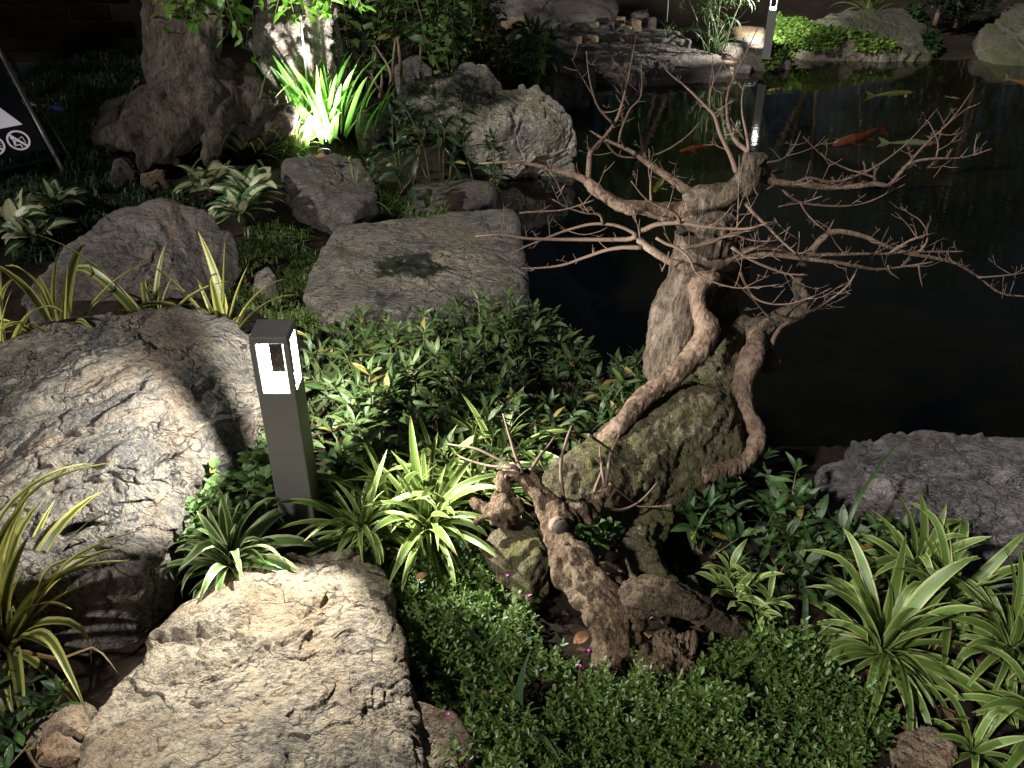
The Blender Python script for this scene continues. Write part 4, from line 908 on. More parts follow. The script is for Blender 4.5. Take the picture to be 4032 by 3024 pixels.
YL = stripe_mat('yellow_striped_leaf', (.05, .075, .015), (.46, .42, .12), .45, .10, rough=.38)
DK = stripe_mat('dark_strap_leaf', (.06, .09, .022), (.25, .27, .10), .7, .12)
BRT = leaf_mat('bright_strap_leaf', (.08, .21, .03), (.14, .32, .06), .4, .35, False)
SHRUB = leaf_mat('lance_leaf', (.026, .055, .014), (.095, .14, .04), .45, .18)
SHRUB2 = leaf_mat('glossy_lance_leaf', (.028, .06, .018), (.07, .13, .035), .4, .2)
MINT = leaf_mat('fresh_oval_leaf', (.06, .12, .032), (.12, .21, .06), .45, .25)
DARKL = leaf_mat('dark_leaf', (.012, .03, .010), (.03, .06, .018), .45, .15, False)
BACKL = leaf_mat('back_shrub_leaf', (.03, .075, .015), (.09, .15, .035), .45, .25)
TREEL = leaf_mat('tree_leaf', (.05, .14, .015), (.13, .27, .03), .42, .4)
COVER = leaf_mat('cover_leaf', (.055, .11, .022), (.18, .27, .06), .4, .22, False)
CREEP = leaf_mat('creeping_leaf', (.07, .13, .02), (.17, .25, .045), .5, .25, False)
GRASSM = leaf_mat('lawn_blade', (.03, .065, .022), (.075, .12, .04), .5, .2, False)
DIEF = blotch_mat('cream_blotched_leaf', (.03, .085, .02), (.46, .46, .27))
MAT_STEM = plain('plant_stem', (.10, .085, .04), .7, nscale=80)
MAT_GSTEM = plain('green_stem', (.06, .10, .03), .6, nscale=80)
MAT_BRSTEM = plain('woody_stem', (.15, .105, .065), .8, nscale=60)

SPEC = [(82, 45), (72, 80), (60, 100), (48, 115), (30, 95), (15, 70)]
V_SP = variants(SP_GREEN, .115, SPEC, 'strap', .16, 10, 1)
V_SPW = variants(SP_WHITE, .13, SPEC, 'strap', .16, 10, 2)
V_BIG = variants(SP_GREEN, .125, [(78, 35), (68, 55), (58, 75), (45, 95), (28, 80), (10, 60)], 'strap', .14, 11, 3)
V_MINI = variants(SP_GREEN, .20, [(60, 50), (40, 70), (20, 60)], 'lance', .16, 8, 4)
V_YL = variants(YL, .075, [(84, 30), (74, 60), (62, 90), (50, 105), (35, 95)], 'strap', .2, 12, 5)
V_DK = variants(DK, .045, [(84, 30), (74, 70), (62, 110), (48, 120), (30, 100)], 'grass', .2, 11, 6)
V_BR = variants(BRT, .07, [(88, 12), (82, 22), (76, 30), (70, 55)], 'strap', .2, 9, 7)
V_SH = variants(SHRUB, .25, [(40, 45), (25, 40), (10, 40), (-5, 30)], 'lance', .14, 7, 8)
V_SH2 = variants(SHRUB2, .28, [(45, 45), (25, 40), (10, 40), (-5, 30)], 'lance', .14, 7, 9)
V_MT = variants(MINT, .62, [(35, 40), (15, 40), (0, 40)], 'broad', .1, 7, 10, .1)
V_DF = variants(DIEF, .46, [(62, 45), (45, 60), (25, 60), (10, 50)], 'broad', .12, 9, 11, .08)
V_BK = variants(BACKL, .36, [(30, 50), (5, 45), (-20, 40)], 'lance', .12, 6, 12)
V_DL = variants(DARKL, .24, [(35, 50), (10, 45), (-10, 30)], 'lance', .12, 6, 13)
V_TL = variants(TREEL, .45, [(10, 40), (-10, 30), (-30, 20)], 'broad', .1, 7, 14, .12)
V_GR = variants(GRASSM, .06, [(80, 60), (65, 90), (50, 100)], 'grass', .2, 9, 15)

def leaf_M(pos, az, L, tilt=0.0, roll=0.0, wid=1.0):
    return Matrix.Translation(pos) @ Matrix.Rotation(az, 4, 'Z') @ Matrix.Rotation(-tilt, 4, 'Y') @ Matrix.Rotation(roll, 4, 'X') @ Matrix.Diagonal((L, L * wid, L, 1))
def rosette(name, label, cat, loc, n, L, var, group=None, seed=0, spread=.012, wid=1.0, azr=None, lmin=.6, sink=.0):
    r = random.Random(seed * 7 + 3); t = thing(name, label, cat, loc, group)
    ga = 2.39996
    es = sorted({e for e, _ in var}, reverse=True)
    for i in range(n):
        f = (i + .5) / n  # inner (upright) to outer (spreading)
        e = es[min(len(es) - 1, int(f * len(es) + r.uniform(-.6, .6)))] if r.random() < .85 else r.choice(es)
        e = e if e in es else es[0]
        me = r.choice([m for ee, m in var if ee == e])
        az = i * ga + r.uniform(-.35, .35) if azr is None else r.uniform(*azr)
        p = Vector((math.cos(az), math.sin(az), 0)) * spread * f * r.uniform(.4, 1.3); p.z = sink
        inst('leaf', me, t, leaf_M(p, az, L * r.uniform(lmin, 1.08) * (.75 + .25 * math.sin(math.pi * min(1, f * 1.2))), r.uniform(-.12, .12), r.uniform(-.25, .25), wid * r.uniform(.85, 1.15)))
    return t
def P3(c, x, y, z=None):
    p = atg(c, x, y) if z is None else atz(c, x, y, z); return (p.x, p.y, p.z - .004)

# cream-edged spider plants
spider = lambda label, loc, n, L, sd, var=V_SP, **kw: rosette('spider_plant', label, 'plant', loc, n, L, var, seed=sd, **kw)
spider('white-edged spider plant between the two near boulders beside the lit lamp', P3('G', 1500, 370, .06), 64, .25, 1, V_SPW, wid=1.05)
spider('cream-edged spider plant at the lamp foot, overhanging the pale boulder', P3('H', 130, 170, .04), 76, .26, 2, wid=.7)
spider('cream-edged spider plant between the lamp and the stump, drooping over the ground cover', P3('H', 560, 120, .03), 92, .29, 3, wid=.7, spread=.04)
spider('tall upright cream-edged spider plant behind the stump twigs', P3('E', 1010, 1420, .0), 64, .32, 4, wid=.8, spread=.03)
spider('cream-edged spider plant pressed against the root of the stump', P3('E', 850, 1590, .0), 76, .28, 5, wid=.7, spread=.04)
spider('large broad cream-edged spider plant beside the purple-grey boulder', P3('I', 1290, 900, .0), 66, .30, 6, V_BIG, spread=.03, wid=.8)
spider('broad cream-edged spider plant tight against the purple-grey boulder', P3('I', 1720, 620, .0), 54, .28, 7, V_BIG, spread=.03, wid=.8)
spider('dense low spider plant in front of the purple-grey boulder', P3('I', 2120, 900, .0), 64, .25, 8, V_BIG, spread=.03, wid=.8)
spider('small spider plant beside the tan flat stone', P3('I', 1880, 1550, .0), 16, .17, 9, V_BIG)
spider('spider plant with long drooping leaves beyond the tan flat stone', P3('I', 2330, 1380, .0), 34, .26, 10, V_BIG, spread=.02)
spider('tangled cream-edged spider plant between the two lamp-foot ones', P3('H', 330, 60, .02), 76, .28, 11, wid=.7, spread=.04)
spider('narrow-leaved spider plant in the shrubs behind the lamp-foot ones', P3('E', 620, 1480, .0), 50, .28, 12, wid=.75, spread=.03)
spider('arching spider plant between the glossy shrubs and the purple-grey boulder', P3('I', 1500, 420, .0), 36, .27, 13, V_BIG)
for k, (x, y) in enumerate([(300, 300), (330, 470), (430, 400), (470, 560), (250, 400), (560, 500)]):
    rosette('variegated_seedling', 'small starry cream-edged rosette between the thick root and the broad spider plant', 'plant', P3('I', x, y + 120, .05), 12, .085, V_MINI, group='small starry rosettes', seed=20 + k, sink=.02)
# yellow-striped plants
yl = lambda label, loc, n, L, sd, **kw: rosette('striped_flax', label, 'plant', loc, n, L, V_YL, seed=sd, **kw)
yl('yellow-striped strappy plant with long arching leaves at the small brown stone', P3('G', 60, 880, .0), 56, .46, 31, spread=.04)
for k, (x, y, D, n, L, lab) in enumerate([(-60, 430, 2.35, 14, .42, 'yellow-striped strappy plant at the outer end of the foliated boulder'), (360, 420, 2.42, 18, .44, 'yellow-striped strappy plant between the foliated boulder and the dark low boulder'),
                                          (980, 360, 2.5, 16, .48, 'yellow-striped strappy plant with tall upright leaves behind the foliated boulder'), (1420, 370, 2.52, 14, .42, 'yellow-striped strappy plant behind the foliated boulder beside the grass gap'), (90, 640, 2.15, 14, .36, 'yellow-striped strappy plant rooted in the cleft of the foliated boulder')]):
    p = atd('D', x, y, D); yl(lab, (p.x, p.y, g1(p.x, p.y) - .005), n, L, 32 + k)
def hero(parent, pts, w, mat, seg=16, fold=.2):
    S = catmull([np.array(p) for p in pts], seg + 1); o0 = np.array(parent_origin(parent)); V, UV = [], []
    T = np.gradient(S, axis=0); T /= np.linalg.norm(T, axis=1)[:, None]
    for i in range(seg + 1):
        lat = np.cross(T[i], np.array([0, 0, 1.0])); lat /= max(np.linalg.norm(lat), .05); up = np.cross(lat, T[i]); s_ = i / seg
        ww = w * .5 * min(1, .6 + s_ * 2) * max(.03, (1 - s_ ** 3))
        for u in (-1, 0, 1): V.append(S[i] + lat * u * ww + up * abs(u) * fold * ww * 2); UV.append((.5 + u * .5, s_))
    F = [[i * 3 + j, i * 3 + j + 1, i * 3 + j + 4, i * 3 + j + 3] for i in range(seg) for j in (0, 1)]
    return mobj('leaf', np.array(V), F, mat, parent=parent, uv=UV)
yp = [o for o in C.objects if o.get('label', '').startswith('yellow-striped strappy plant with long arching')][0]
def H3(c, lst): return [atd(c, x, y, d) for x, y, d in lst]
b0_ = Vector(yp.location)
hero(yp, [b0_] + H3('G', [(150, 820, 1.33), (260, 790, 1.26), (350, 860, 1.22), (450, 1050, 1.17), (520, 1200, 1.13), (565, 1310, 1.11)]), 0.029, YL)
hero(yp, [b0_] + H3('G', [(210, 620, 1.36), (290, 400, 1.36), (420, 320, 1.38), (570, 290, 1.40), (700, 280, 1.42)]), 0.024, YL)
hero(yp, [b0_] + H3('G', [(270, 560, 1.37), (380, 400, 1.36), (480, 300, 1.37), (650, 210, 1.4), (930, 105, 1.45)]), 0.022, YL)
hero(yp, [b0_] + H3('G', [(-40, 400, 1.38), (20, 160, 1.42), (100, 30, 1.45)]) + H3('D', [(250, 1500, 1.48), (560, 1370, 1.52), (780, 1340, 1.56)]), 0.024, YL)
hero(yp, [b0_] + H3('G', [(-60, 300, 1.4), (0, 60, 1.43)]) + H3('D', [(120, 1560, 1.46), (300, 1430, 1.5), (480, 1360, 1.54), (620, 1345, 1.58)]), 0.025, YL)
hero(yp, [b0_] + H3('G', [(380, 950, 1.26), (600, 880, 1.3), (700, 960, 1.28), (765, 1045, 1.27)]), .012, stripe_mat('dry_leaf', (.2, .12, .05), (.34, .24, .1)))
# bright and dark strappy clumps at the back
rosette('strappy_clump', 'brilliantly lit upright green strappy clump in front of the pale trunk', 'plant', P3('A', 2100, 850, .0), 95, .50, V_BR, seed=41, spread=.28, wid=1.5)
rosette('strappy_clump', 'lit green strappy clump leaning out beside the brilliantly lit one', 'plant', P3('A', 1960, 830, .02), 55, .42, V_BR, seed=42, spread=.2, wid=1.5)
rosette('dark_strappy_clump', 'olive strappy clump with tall spikes in front of the buttress roots', 'plant', P3('A', 1620, 1010, .02), 90, .48, V_DK, seed=43, spread=.08, wid=1.3)
rosette('dark_strappy_clump', 'low arching olive clump below the brilliantly lit leaves', 'plant', P3('A', 1900, 960, .02), 70, .36, V_DK, seed=44, spread=.08, wid=1.2)
rosette('dark_strappy_clump', 'thin grassy clump on the dark thin slab', 'plant', P3('B', 110, 1330, -.05), 40, .26, V_DK, seed=45, spread=.06)
rosette('dark_strappy_clump', 'pale strappy clump on top of the far bank', 'plant', tuple(atd('C', 1210, 70, 10.4)), 30, .6, V_DK, seed=46, spread=.1, wid=1.5)
# broad cream-leaved plants
df = lambda label, c, x, y, n, L, sd: rosette('dumb_cane', label, 'plant', P3(c, x, y, .03), n, L, V_DF, seed=sd, spread=.05, sink=.05)
df('dumb cane with very pale cream leaves in front of the buttress roots', 'A', 1360, 1260, 22, .20, 51)
df('dumb cane with green-edged cream leaves beside the dark rounded rock', 'A', 1640, 1330, 30, .19, 52)
df('dumb cane with dark drooping leaves below the cream-leaved ones', 'A', 1560, 1430, 24, .17, 53)
df('dumb cane with upright cream leaves on the lawn behind the dark low boulder', 'A', 380, 1400, 26, .17, 54)
df('dumb cane with dull green leaves at the lawn edge', 'A', 120, 1540, 26, .19, 55)
df('dumb cane half lost in the shade below the warning sign', 'A', 250, 1600, 18, .16, 56)

# leafy shrubs
def shrub(name, label, loc, h, spread, nst, var, L, group=None, seed=0, whorl=5, step=.022, stem_r=.0028, stem_mat=None, top_only=.55, lean=(0, 0), cat='shrub'):
    r = random.Random(seed); t = thing(name, label, cat, loc, group); o0 = Vector(loc)
    for k in range(nst):
        a = r.uniform(0, 6.283); q = math.sqrt(r.random()); hh = h * r.uniform(.65, 1.08) * (1 - .25 * q)
        base = Vector((math.cos(a) * q * spread * .35, math.sin(a) * q * spread * .35, -.01)); top = Vector((math.cos(a) * q * spread + lean[0] + r.gauss(0, .01), math.sin(a) * q * spread + lean[1] + r.gauss(0, .01), hh))
        mid = base.lerp(top, .5) + Vector((r.gauss(0, .02), r.gauss(0, .02), hh * .06))
        V, F = tube([base + o0, mid + o0, top + o0], [stem_r, stem_r * .8, stem_r * .45], n=7, k=5)
        mobj('stem', V, F, stem_mat or MAT_STEM, parent=t)
        n = max(2, int(hh * top_only / step)); az = r.uniform(0, 6.28)
        for i in range(n):
            f = 1 - i / n * top_only
            p = base.lerp(mid, f * 2) if f < .5 else mid.lerp(top, f * 2 - 1)
            m = whorl if i == 0 else 2
            for j in range(m):
                az += 2.4 if m > 2 else (math.pi if j else 1.35) ; azz = az + r.uniform(-.3, .3)
                tl = r.uniform(-.2, .35) + (.5 if i == 0 else 0)
                inst('leaf', r.choice(var)[1], t, leaf_M(p, azz, L * r.uniform(.6, 1.15) * (.8 if i == 0 else 1), tl, r.uniform(-.4, .4)))
    return t
shr_lab = ['lance-leaved shrub right behind the bollard lamp', 'lance-leaved shrub in front of the broad flat slab', 'lance-leaved shrub leaning over the corner of the broad flat slab', 'lance-leaved shrub in the middle of the bed between lamp and tree',
           'dark lance-leaved shrub on the bank above the water', 'lance-leaved shrub against the diagonal root of the bare tree', 'lance-leaved shrub behind the tall upright spider plant', 'sparse lance-leaved shrub at the foot of the pale trunk', 'low lance-leaved shrub behind the lamp-foot spider plants',
           'tall single-stemmed lance-leaved shrub in front of the slab', 'shaded lance-leaved shrub where the slab meets the water', 'broad lance-leaved shrub beside the tall single-stemmed one', 'low dim shrub under the diagonal root', 'lance-leaved shrub filling the gap between lamp and flat slab', 'lance-leaved shrub touching the front corner of the flat slab', 'lance-leaved shrub along the front edge of the flat slab', 'low lance-leaved shrub between lamp and foliated boulder']
shr = [(-.40, 2.10, .30, .16), (-.30, 2.45, .30, .17), (.02, 2.62, .26, .15), (-.08, 2.2, .27, .17), (.22, 2.5, .20, .16), (.34, 2.22, .22, .13), (.06, 2.0, .20, .15), (.40, 2.42, .20, .12), (-.25, 1.95, .2, .14), (-.07, 2.52, .40, .06), (.1, 2.72, .2, .13), (-.2, 2.3, .28, .16), (.2, 2.1, .2, .14), (-.52, 2.28, .26, .15), (-.5, 2.58, .24, .15), (-.18, 2.7, .25, .16), (-.62, 2.1, .16, .09)]
for k, (x, y, h, sprd) in enumerate(shr):
    shrub('lance_leaf_shrub', shr_lab[k], (x, y, g1(x, y) - .005), h, sprd, 4 if sprd < .08 else 22, V_SH, .078, seed=100 + k)
for k, (x, y, h, sprd, lab) in enumerate([(.50, 1.78, .17, .12, 'glossy-leaved shrub beside the mossy trunk base'), (.66, 1.86, .22, .13, 'glossy-leaved shrub at the end of the purple-grey boulder'), (.80, 1.76, .17, .13, 'glossy-leaved shrub in front of the purple-grey boulder'), (.68, 1.64, .13, .12, 'low glossy-leaved shrub above the starry rosettes'), (.93, 1.72, .16, .1, 'glossy-leaved shrub behind the large broad spider plant')]):
    shrub('glossy_leaf_shrub', lab, (x, y, g1(x, y) - .005), h, sprd, 13, V_SH2, .085, seed=130 + k, step=.02)
for k, (x, y, h, sprd, L, lab) in enumerate([(LB.x - .13, LB.y + .06, .22, .11, .05, 'soft oval-leaved plant on the boulder side of the lamp post'), (LB.x - .20, LB.y - .05, .17, .10, .048, 'low oval-leaved plant creeping over the foliated boulder'), (LB.x + .12, LB.y + .16, .17, .09, .065, 'broad oval-leaved plant on the pond side of the lamp post'), (LB.x + .2, LB.y + .06, .11, .08, .06, 'bright oval-leaved plant above the lamp-foot spider plants')]):
    shrub('oval_leaf_plant', lab, (x, y, g1(x, y) - .005), h, sprd, 18, V_MT, L, seed=150 + k, step=.022, top_only=.8, cat='plant')
vp = atd('K', 930, 800, 1.64)
shrub('oval_leaf_plant', 'heart-leaved seedling sprouting in the crook of the stump', (vp.x, vp.y, vp.z - .02), .09, .05, 6, V_MT, .05, seed=160, cat='plant')
for k, (c, x, y, h, sprd, lab) in enumerate([('B', 640, 1120, .50, .24, 'dark thin-leaved shrub in front of the cracked boulder'), ('B', 920, 1130, .36, .2, 'dark thin-leaved shrub at the waterline of the cracked boulder'), ('B', 420, 1180, .42, .2, 'dark twiggy shrub above the dark rounded rock'), ('B', 250, 1300, .25, .2, 'low dark shrub on the thin dark slab')]):
    p = atz(c, x, y, -.08); shrub('thin_leaf_shrub', lab, (p.x, p.y, g1(p.x, p.y) - .01), h, sprd, 7, V_DL, .12, seed=170 + k, step=.045, stem_r=.004)
for k, (c, x, y, D, h, sprd, lab, n) in enumerate([('B', 820, 440, 6.9, .95, .4, 'leafy green shrub spilling over the round brown boulder', 26), ('B', 1130, 470, 6.9, .62, .38, 'yellowish leafy shrub hanging between the cracked boulder and the tall dark rock', 24), ('B', 500, 250, 7.4, .9, .5, 'tall leafy shrub behind the round brown boulder', 26), ('B', 60, 200, 7.0, .9, .45, 'shaded leafy shrub behind the upright rock', 22)]):
    p = atd(c, x, y, D); shrub('leafy_shrub', lab, (p.x, p.y, g1(p.x, p.y) - .02), h, sprd, n, V_BK, .15, seed=180 + k, step=.07, stem_r=.006, stem_mat=MAT_BRSTEM, top_only=.8)
wt = atd('B', 200, 560, 5.95)
ws = thing('woody_stems', 'cluster of bare tan woody stems beside the brilliantly lit leaves', 'shrub', (wt.x, wt.y, g1(wt.x, wt.y)))
for k in range(16):
    r = random.Random(k + 900); a = Vector((wt.x + r.uniform(-.3, .35), wt.y + r.uniform(-.1, .3), g1(wt.x, wt.y) - .02)); tp = a + Vector((r.gauss(0, .12), r.gauss(0, .1), r.uniform(.2, .42)))
    rr = r.uniform(.006, .02); mobj('stem', *tube([a, a.lerp(tp, .5) + Vector((r.gauss(0, .04), 0, 0)), tp], [rr, rr * .7, rr * .4], n=8, k=6, wob=.2), MAT_BRSTEM, parent=ws)

# sprays of leaves hanging from the old trees
def spray(parent, c, poly, n, D0, D1, L, seed):
    r = random.Random(seed)
    x0, x1 = min(p[0] for p in poly), max(p[0] for p in poly); y0, y1 = min(p[1] for p in poly), max(p[1] for p in poly)
    def inside(x, y):
        s_ = False
        for i in range(len(poly)):
            (ax, ay), (bx, by) = poly[i], poly[(i + 1) % len(poly)]
            if (ay > y) != (by > y) and x < (bx - ax) * (y - ay) / (by - ay) + ax: s_ = not s_
        return s_
    o0 = parent_origin(parent); top = atd(c, (x0 + x1) / 2, y0 - 300, (D0 + D1) / 2); nb = max(3, n // 9); tips = []
    while len(tips) < nb:
        x, y = r.uniform(x0, x1), r.uniform(y0, y1)
        if inside(x, y): tips.append(atd(c, x, y, r.uniform(D0, D1)))
    for tp in tips:
        st = top + Vector((r.gauss(0, .15), r.gauss(0, .1), r.uniform(0, .1)))
        P = [st, st.lerp(tp, .5) + Vector((0, 0, .08)), tp]; V, F = tube(P, [.006, .004, .0018], n=8, k=5); tw = mobj('twig', V, F, MAT_STEM, parent=parent)
        for k in range(n // nb):
            f = 1 - .75 * (k / (n / nb)); p = Vector(catmull([list(q) for q in P], 20)[int(f * 19)])
            inst('leaf', r.choice(V_TL)[1], tw, leaf_M(p - o0, r.uniform(0, 6.28), L * r.uniform(.6, 1.2), r.uniform(-.6, .3), r.uniform(-.5, .5)))
spray(big, 'L', [(40, 200), (40, -50), (800, -50), (820, 250), (700, 300), (600, 200), (350, 230), (120, 260)], 230, 4.45, 4.75, .085, 1)
spray(big, 'L', [(600, 250), (760, 200), (900, 380), (820, 420), (640, 370)], 12, 4.5, 4.6, .07, 2)
spray(pale, 'L', [(980, -40), (2050, -60), (2070, 60), (1900, 100), (1640, 130), (1550, 80), (1400, 200), (1330, 230), (1200, 150), (1050, 140)], 230, 5.0, 5.2, .085, 3)
spray(big, 'L', [(840, 450), (960, 480), (960, 540), (870, 540)], 5, 4.6, 4.65, .07, 4)
def crown(parent, centre, rx, ry, rz, n, L, mat, seed, name='crown'):
    r = np.random.default_rng(seed); u = r.normal(size=(n, 3)); u /= np.linalg.norm(u, axis=1)[:, None]; q = r.random(n) ** .4
    P = np.array(centre) + u * q[:, None] * np.array([rx, ry, rz]); keep = perlin(P * 2.2 + seed) > -.12; P = P[keep]
    return leaf_cloud(name, P, L, mat, r, parent)
def leaf_cloud(name, P, L, mat, r, parent=None, upbias=.3, ratio=.42, loc=None, nrm=None):
    n = len(P); d = r.normal(size=(n, 3)); d[:, 2] = d[:, 2] * .6 - .1; d /= np.linalg.norm(d, axis=1)[:, None]
    up = r.normal(size=(n, 3)) * .5 + np.array([0, 0, 1 + upbias]); lat = np.cross(d, up); lat /= np.linalg.norm(lat, axis=1)[:, None]; nn = np.cross(lat, d)
    l = L * r.uniform(.6, 1.25, n)[:, None]
    A = P; B = P + d * l * .45 + lat * l * ratio * .5 + nn * l * .06; Cc = P + d * l; Dv = P + d * l * .45 - lat * l * ratio * .5 + nn * l * .06
    V = np.stack([A, B, Cc, Dv], 1).reshape(-1, 3); b = np.arange(n)[:, None] * 4
    F = np.vstack([b + [0, 1, 2], b + [0, 2, 3]]); uv = np.tile(np.array([[.5, 0], [1, .5], [.5, 1], [0, .5]]), (n, 1))
    o = mobj(name, V, F, mat, parent=parent, loc=loc, uv=uv); o['kind'] = 'stuff'; return o
crown(big, (bt.x - .3, bt.y + .6, 2.9), 1.0, 1.0, .8, 5000, .1, TREEL, 1)
crown(pale, (pale_loc.x - .2, pale_loc.y + .9, 2.8), 1.1, 1.0, .8, 5000, .1, TREEL, 2)

q = atz('G', 60, 1480, .0); shrub('glossy_leaf_shrub', 'low dark glossy plant beside the small brown stone', (q.x, q.y, g1(q.x, q.y) - .005), .1, .12, 12, V_SH2, .07, seed=190, step=.02)

# ================================================================== GROUND COVER AND FAR VEGETATION
def ground_cover(name, label, polys, dens, h, leafL, seed, mat, pairs=7, excl=None, cat='ground cover'):
    r = np.random.default_rng(seed); SP = []
    for poly in polys:
        W = np.array([atz(c, x, y, .03)[:2] for c, x, y in poly]); lo, hi = W.min(0), W.max(0); n = int((hi - lo).prod() * dens)
        q = r.uniform(lo, hi, (n, 2)); ins = np.zeros(n, bool)
        for i in range(len(W)):
            a, b = W[i], W[(i + 1) % len(W)]; cnd = (a[1] > q[:, 1]) != (b[1] > q[:, 1])
            with np.errstate(divide='ignore', invalid='ignore'): ins ^= cnd & (q[:, 0] < (b[0] - a[0]) * (q[:, 1] - a[1]) / (b[1] - a[1]) + a[0])
        SP.append(q[ins])
    S = np.vstack(SP); S3 = np.hstack([S, np.zeros((len(S), 1))])
    keep = perlin(S3 * 9 + seed) > -.2; S = S[keep]; S3 = S3[keep]
    g = gz(S[:, 0], S[:, 1]); hh = h * (.7 + .75 * perlin(S3 * 6 + 3)) * r.uniform(.6, 1.15, len(S))
    tiltd = r.normal(size=(len(S), 2)) * .3 * h
    P, D, U = [], [], []
    for k in range(pairs):
        f = 1 - k * (.75 / pairs)
        c = np.stack([S[:, 0] + tiltd[:, 0] * f, S[:, 1] + tiltd[:, 1] * f, g + hh * f], -1); az = r.uniform(0, 6.28, len(S)) if k == 0 else az + 1.57 + r.normal(size=len(S)) * .25
        for sgn in (0, math.pi):
            el = r.uniform(.1, .7, len(S)) + (.5 if k == 0 else 0)
            P.append(c); D.append(np.stack([np.cos(az + sgn) * np.cos(el), np.sin(az + sgn) * np.cos(el), np.sin(el)], -1))
    P = np.vstack(P); D = np.vstack(D); n = len(P)
    lat = np.cross(D, np.array([0, 0, 1.0]) + r.normal(size=(n, 3)) * .25); lat /= np.linalg.norm(lat, axis=1)[:, None]; nn = np.cross(lat, D)
    l = leafL * (r.uniform(.6, 1.25, n) * (1 + .45 * perlin(P * 4 + 2)))[:, None]; w = l * .21
    V = np.stack([P, P + D * l * .4 + lat * w + nn * w * .35, P + D * l * .75 + lat * w * .75 + nn * w * .2, P + D * l - nn * w * .3, P + D * l * .75 - lat * w * .75 + nn * w * .2, P + D * l * .4 - lat * w + nn * w * .35, P + D * l * .5], 1).reshape(-1, 3)
    b = np.arange(n)[:, None] * 7
    F = np.vstack([b + t for t in ([0, 1, 6], [1, 2, 6], [2, 3, 6], [3, 4, 6], [4, 5, 6], [5, 0, 6])]); uv = np.tile(np.array([[.5, 0], [1, .4], [.9, .75], [.5, 1], [.1, .75], [0, .4], [.5, .5]]), (n, 1))
    o = mobj(name, V, F, mat, loc=(S[:, 0].mean(), S[:, 1].mean(), g.min()), uv=uv)
    # stems
    c0 = np.stack([S[:, 0], S[:, 1], g - .01], -1); c1 = np.stack([S[:, 0] + tiltd[:, 0], S[:, 1] + tiltd[:, 1], g + hh], -1); wv = np.array([.0009, 0, 0]); wv2 = np.array([0, .0009, 0])
    SV = np.stack([c0 - wv, c0 + wv, c1, c0 - wv2, c0 + wv2], 1).reshape(-1, 3); b = np.arange(len(S))[:, None] * 5
    st = mobj('stem_mass', SV, np.vstack([b + [0, 1, 2], b + [3, 4, 2]]), MAT_STEM, parent=o); st['kind'] = 'stuff'
    return tag(o, label, cat, kind='stuff')
gc = ground_cover('ground_cover', 'mat of tiny glossy leaves with a few pink flowers around the stump',
    [[('H', 380, 340), ('H', 700, 200), ('H', 1000, 330), ('H', 1120, 600), ('H', 1300, 850), ('H', 1560, 1050), ('H', 1900, 1130), ('H', 2212, 1230), ('H', 2230, 2100), ('H', 820, 2100), ('H', 760, 1450), ('H', 520, 1200), ('H', 440, 800)],
     [('I', 120, 1050), ('I', 250, 880), ('I', 500, 800), ('I', 800, 900), ('I', 1050, 1060), ('I', 1250, 1250), ('I', 1350, 1450), ('I', 1300, 1750), ('I', 1200, 2100), ('I', 0, 2100), ('I', -80, 1250)]], 6200, .09, .0175, 7, COVER)
MAT_PINK = plain('pink_petal', (.55, .06, .38), .5)
for k, (c, x, y) in enumerate([('K', 325, 940), ('K', 465, 1072), ('K', 855, 1430), ('K', 800, 1530), ('H', 690, 1310)]):
    p = atz(c, x, y, .085); r = random.Random(k); V, F = [], []
    for q in range(6):
        a = q * math.pi / 3; d = Vector((math.cos(a), math.sin(a), .5)) * .0042; l = Vector((-math.sin(a), math.cos(a), 0)) * .0018; b = len(V)
        V += [p, p + d * .6 + l, p + d, p + d * .6 - l]; F.append([b, b + 1, b + 2, b + 3])
    V += [p + Vector((.001, 0, -.014)), p + Vector((-.001, 0, -.014)), p]; F.append([len(V) - 3, len(V) - 2, len(V) - 1])
    mobj('flower', np.array([v[:] for v in V]), F, MAT_PINK, parent=gc)
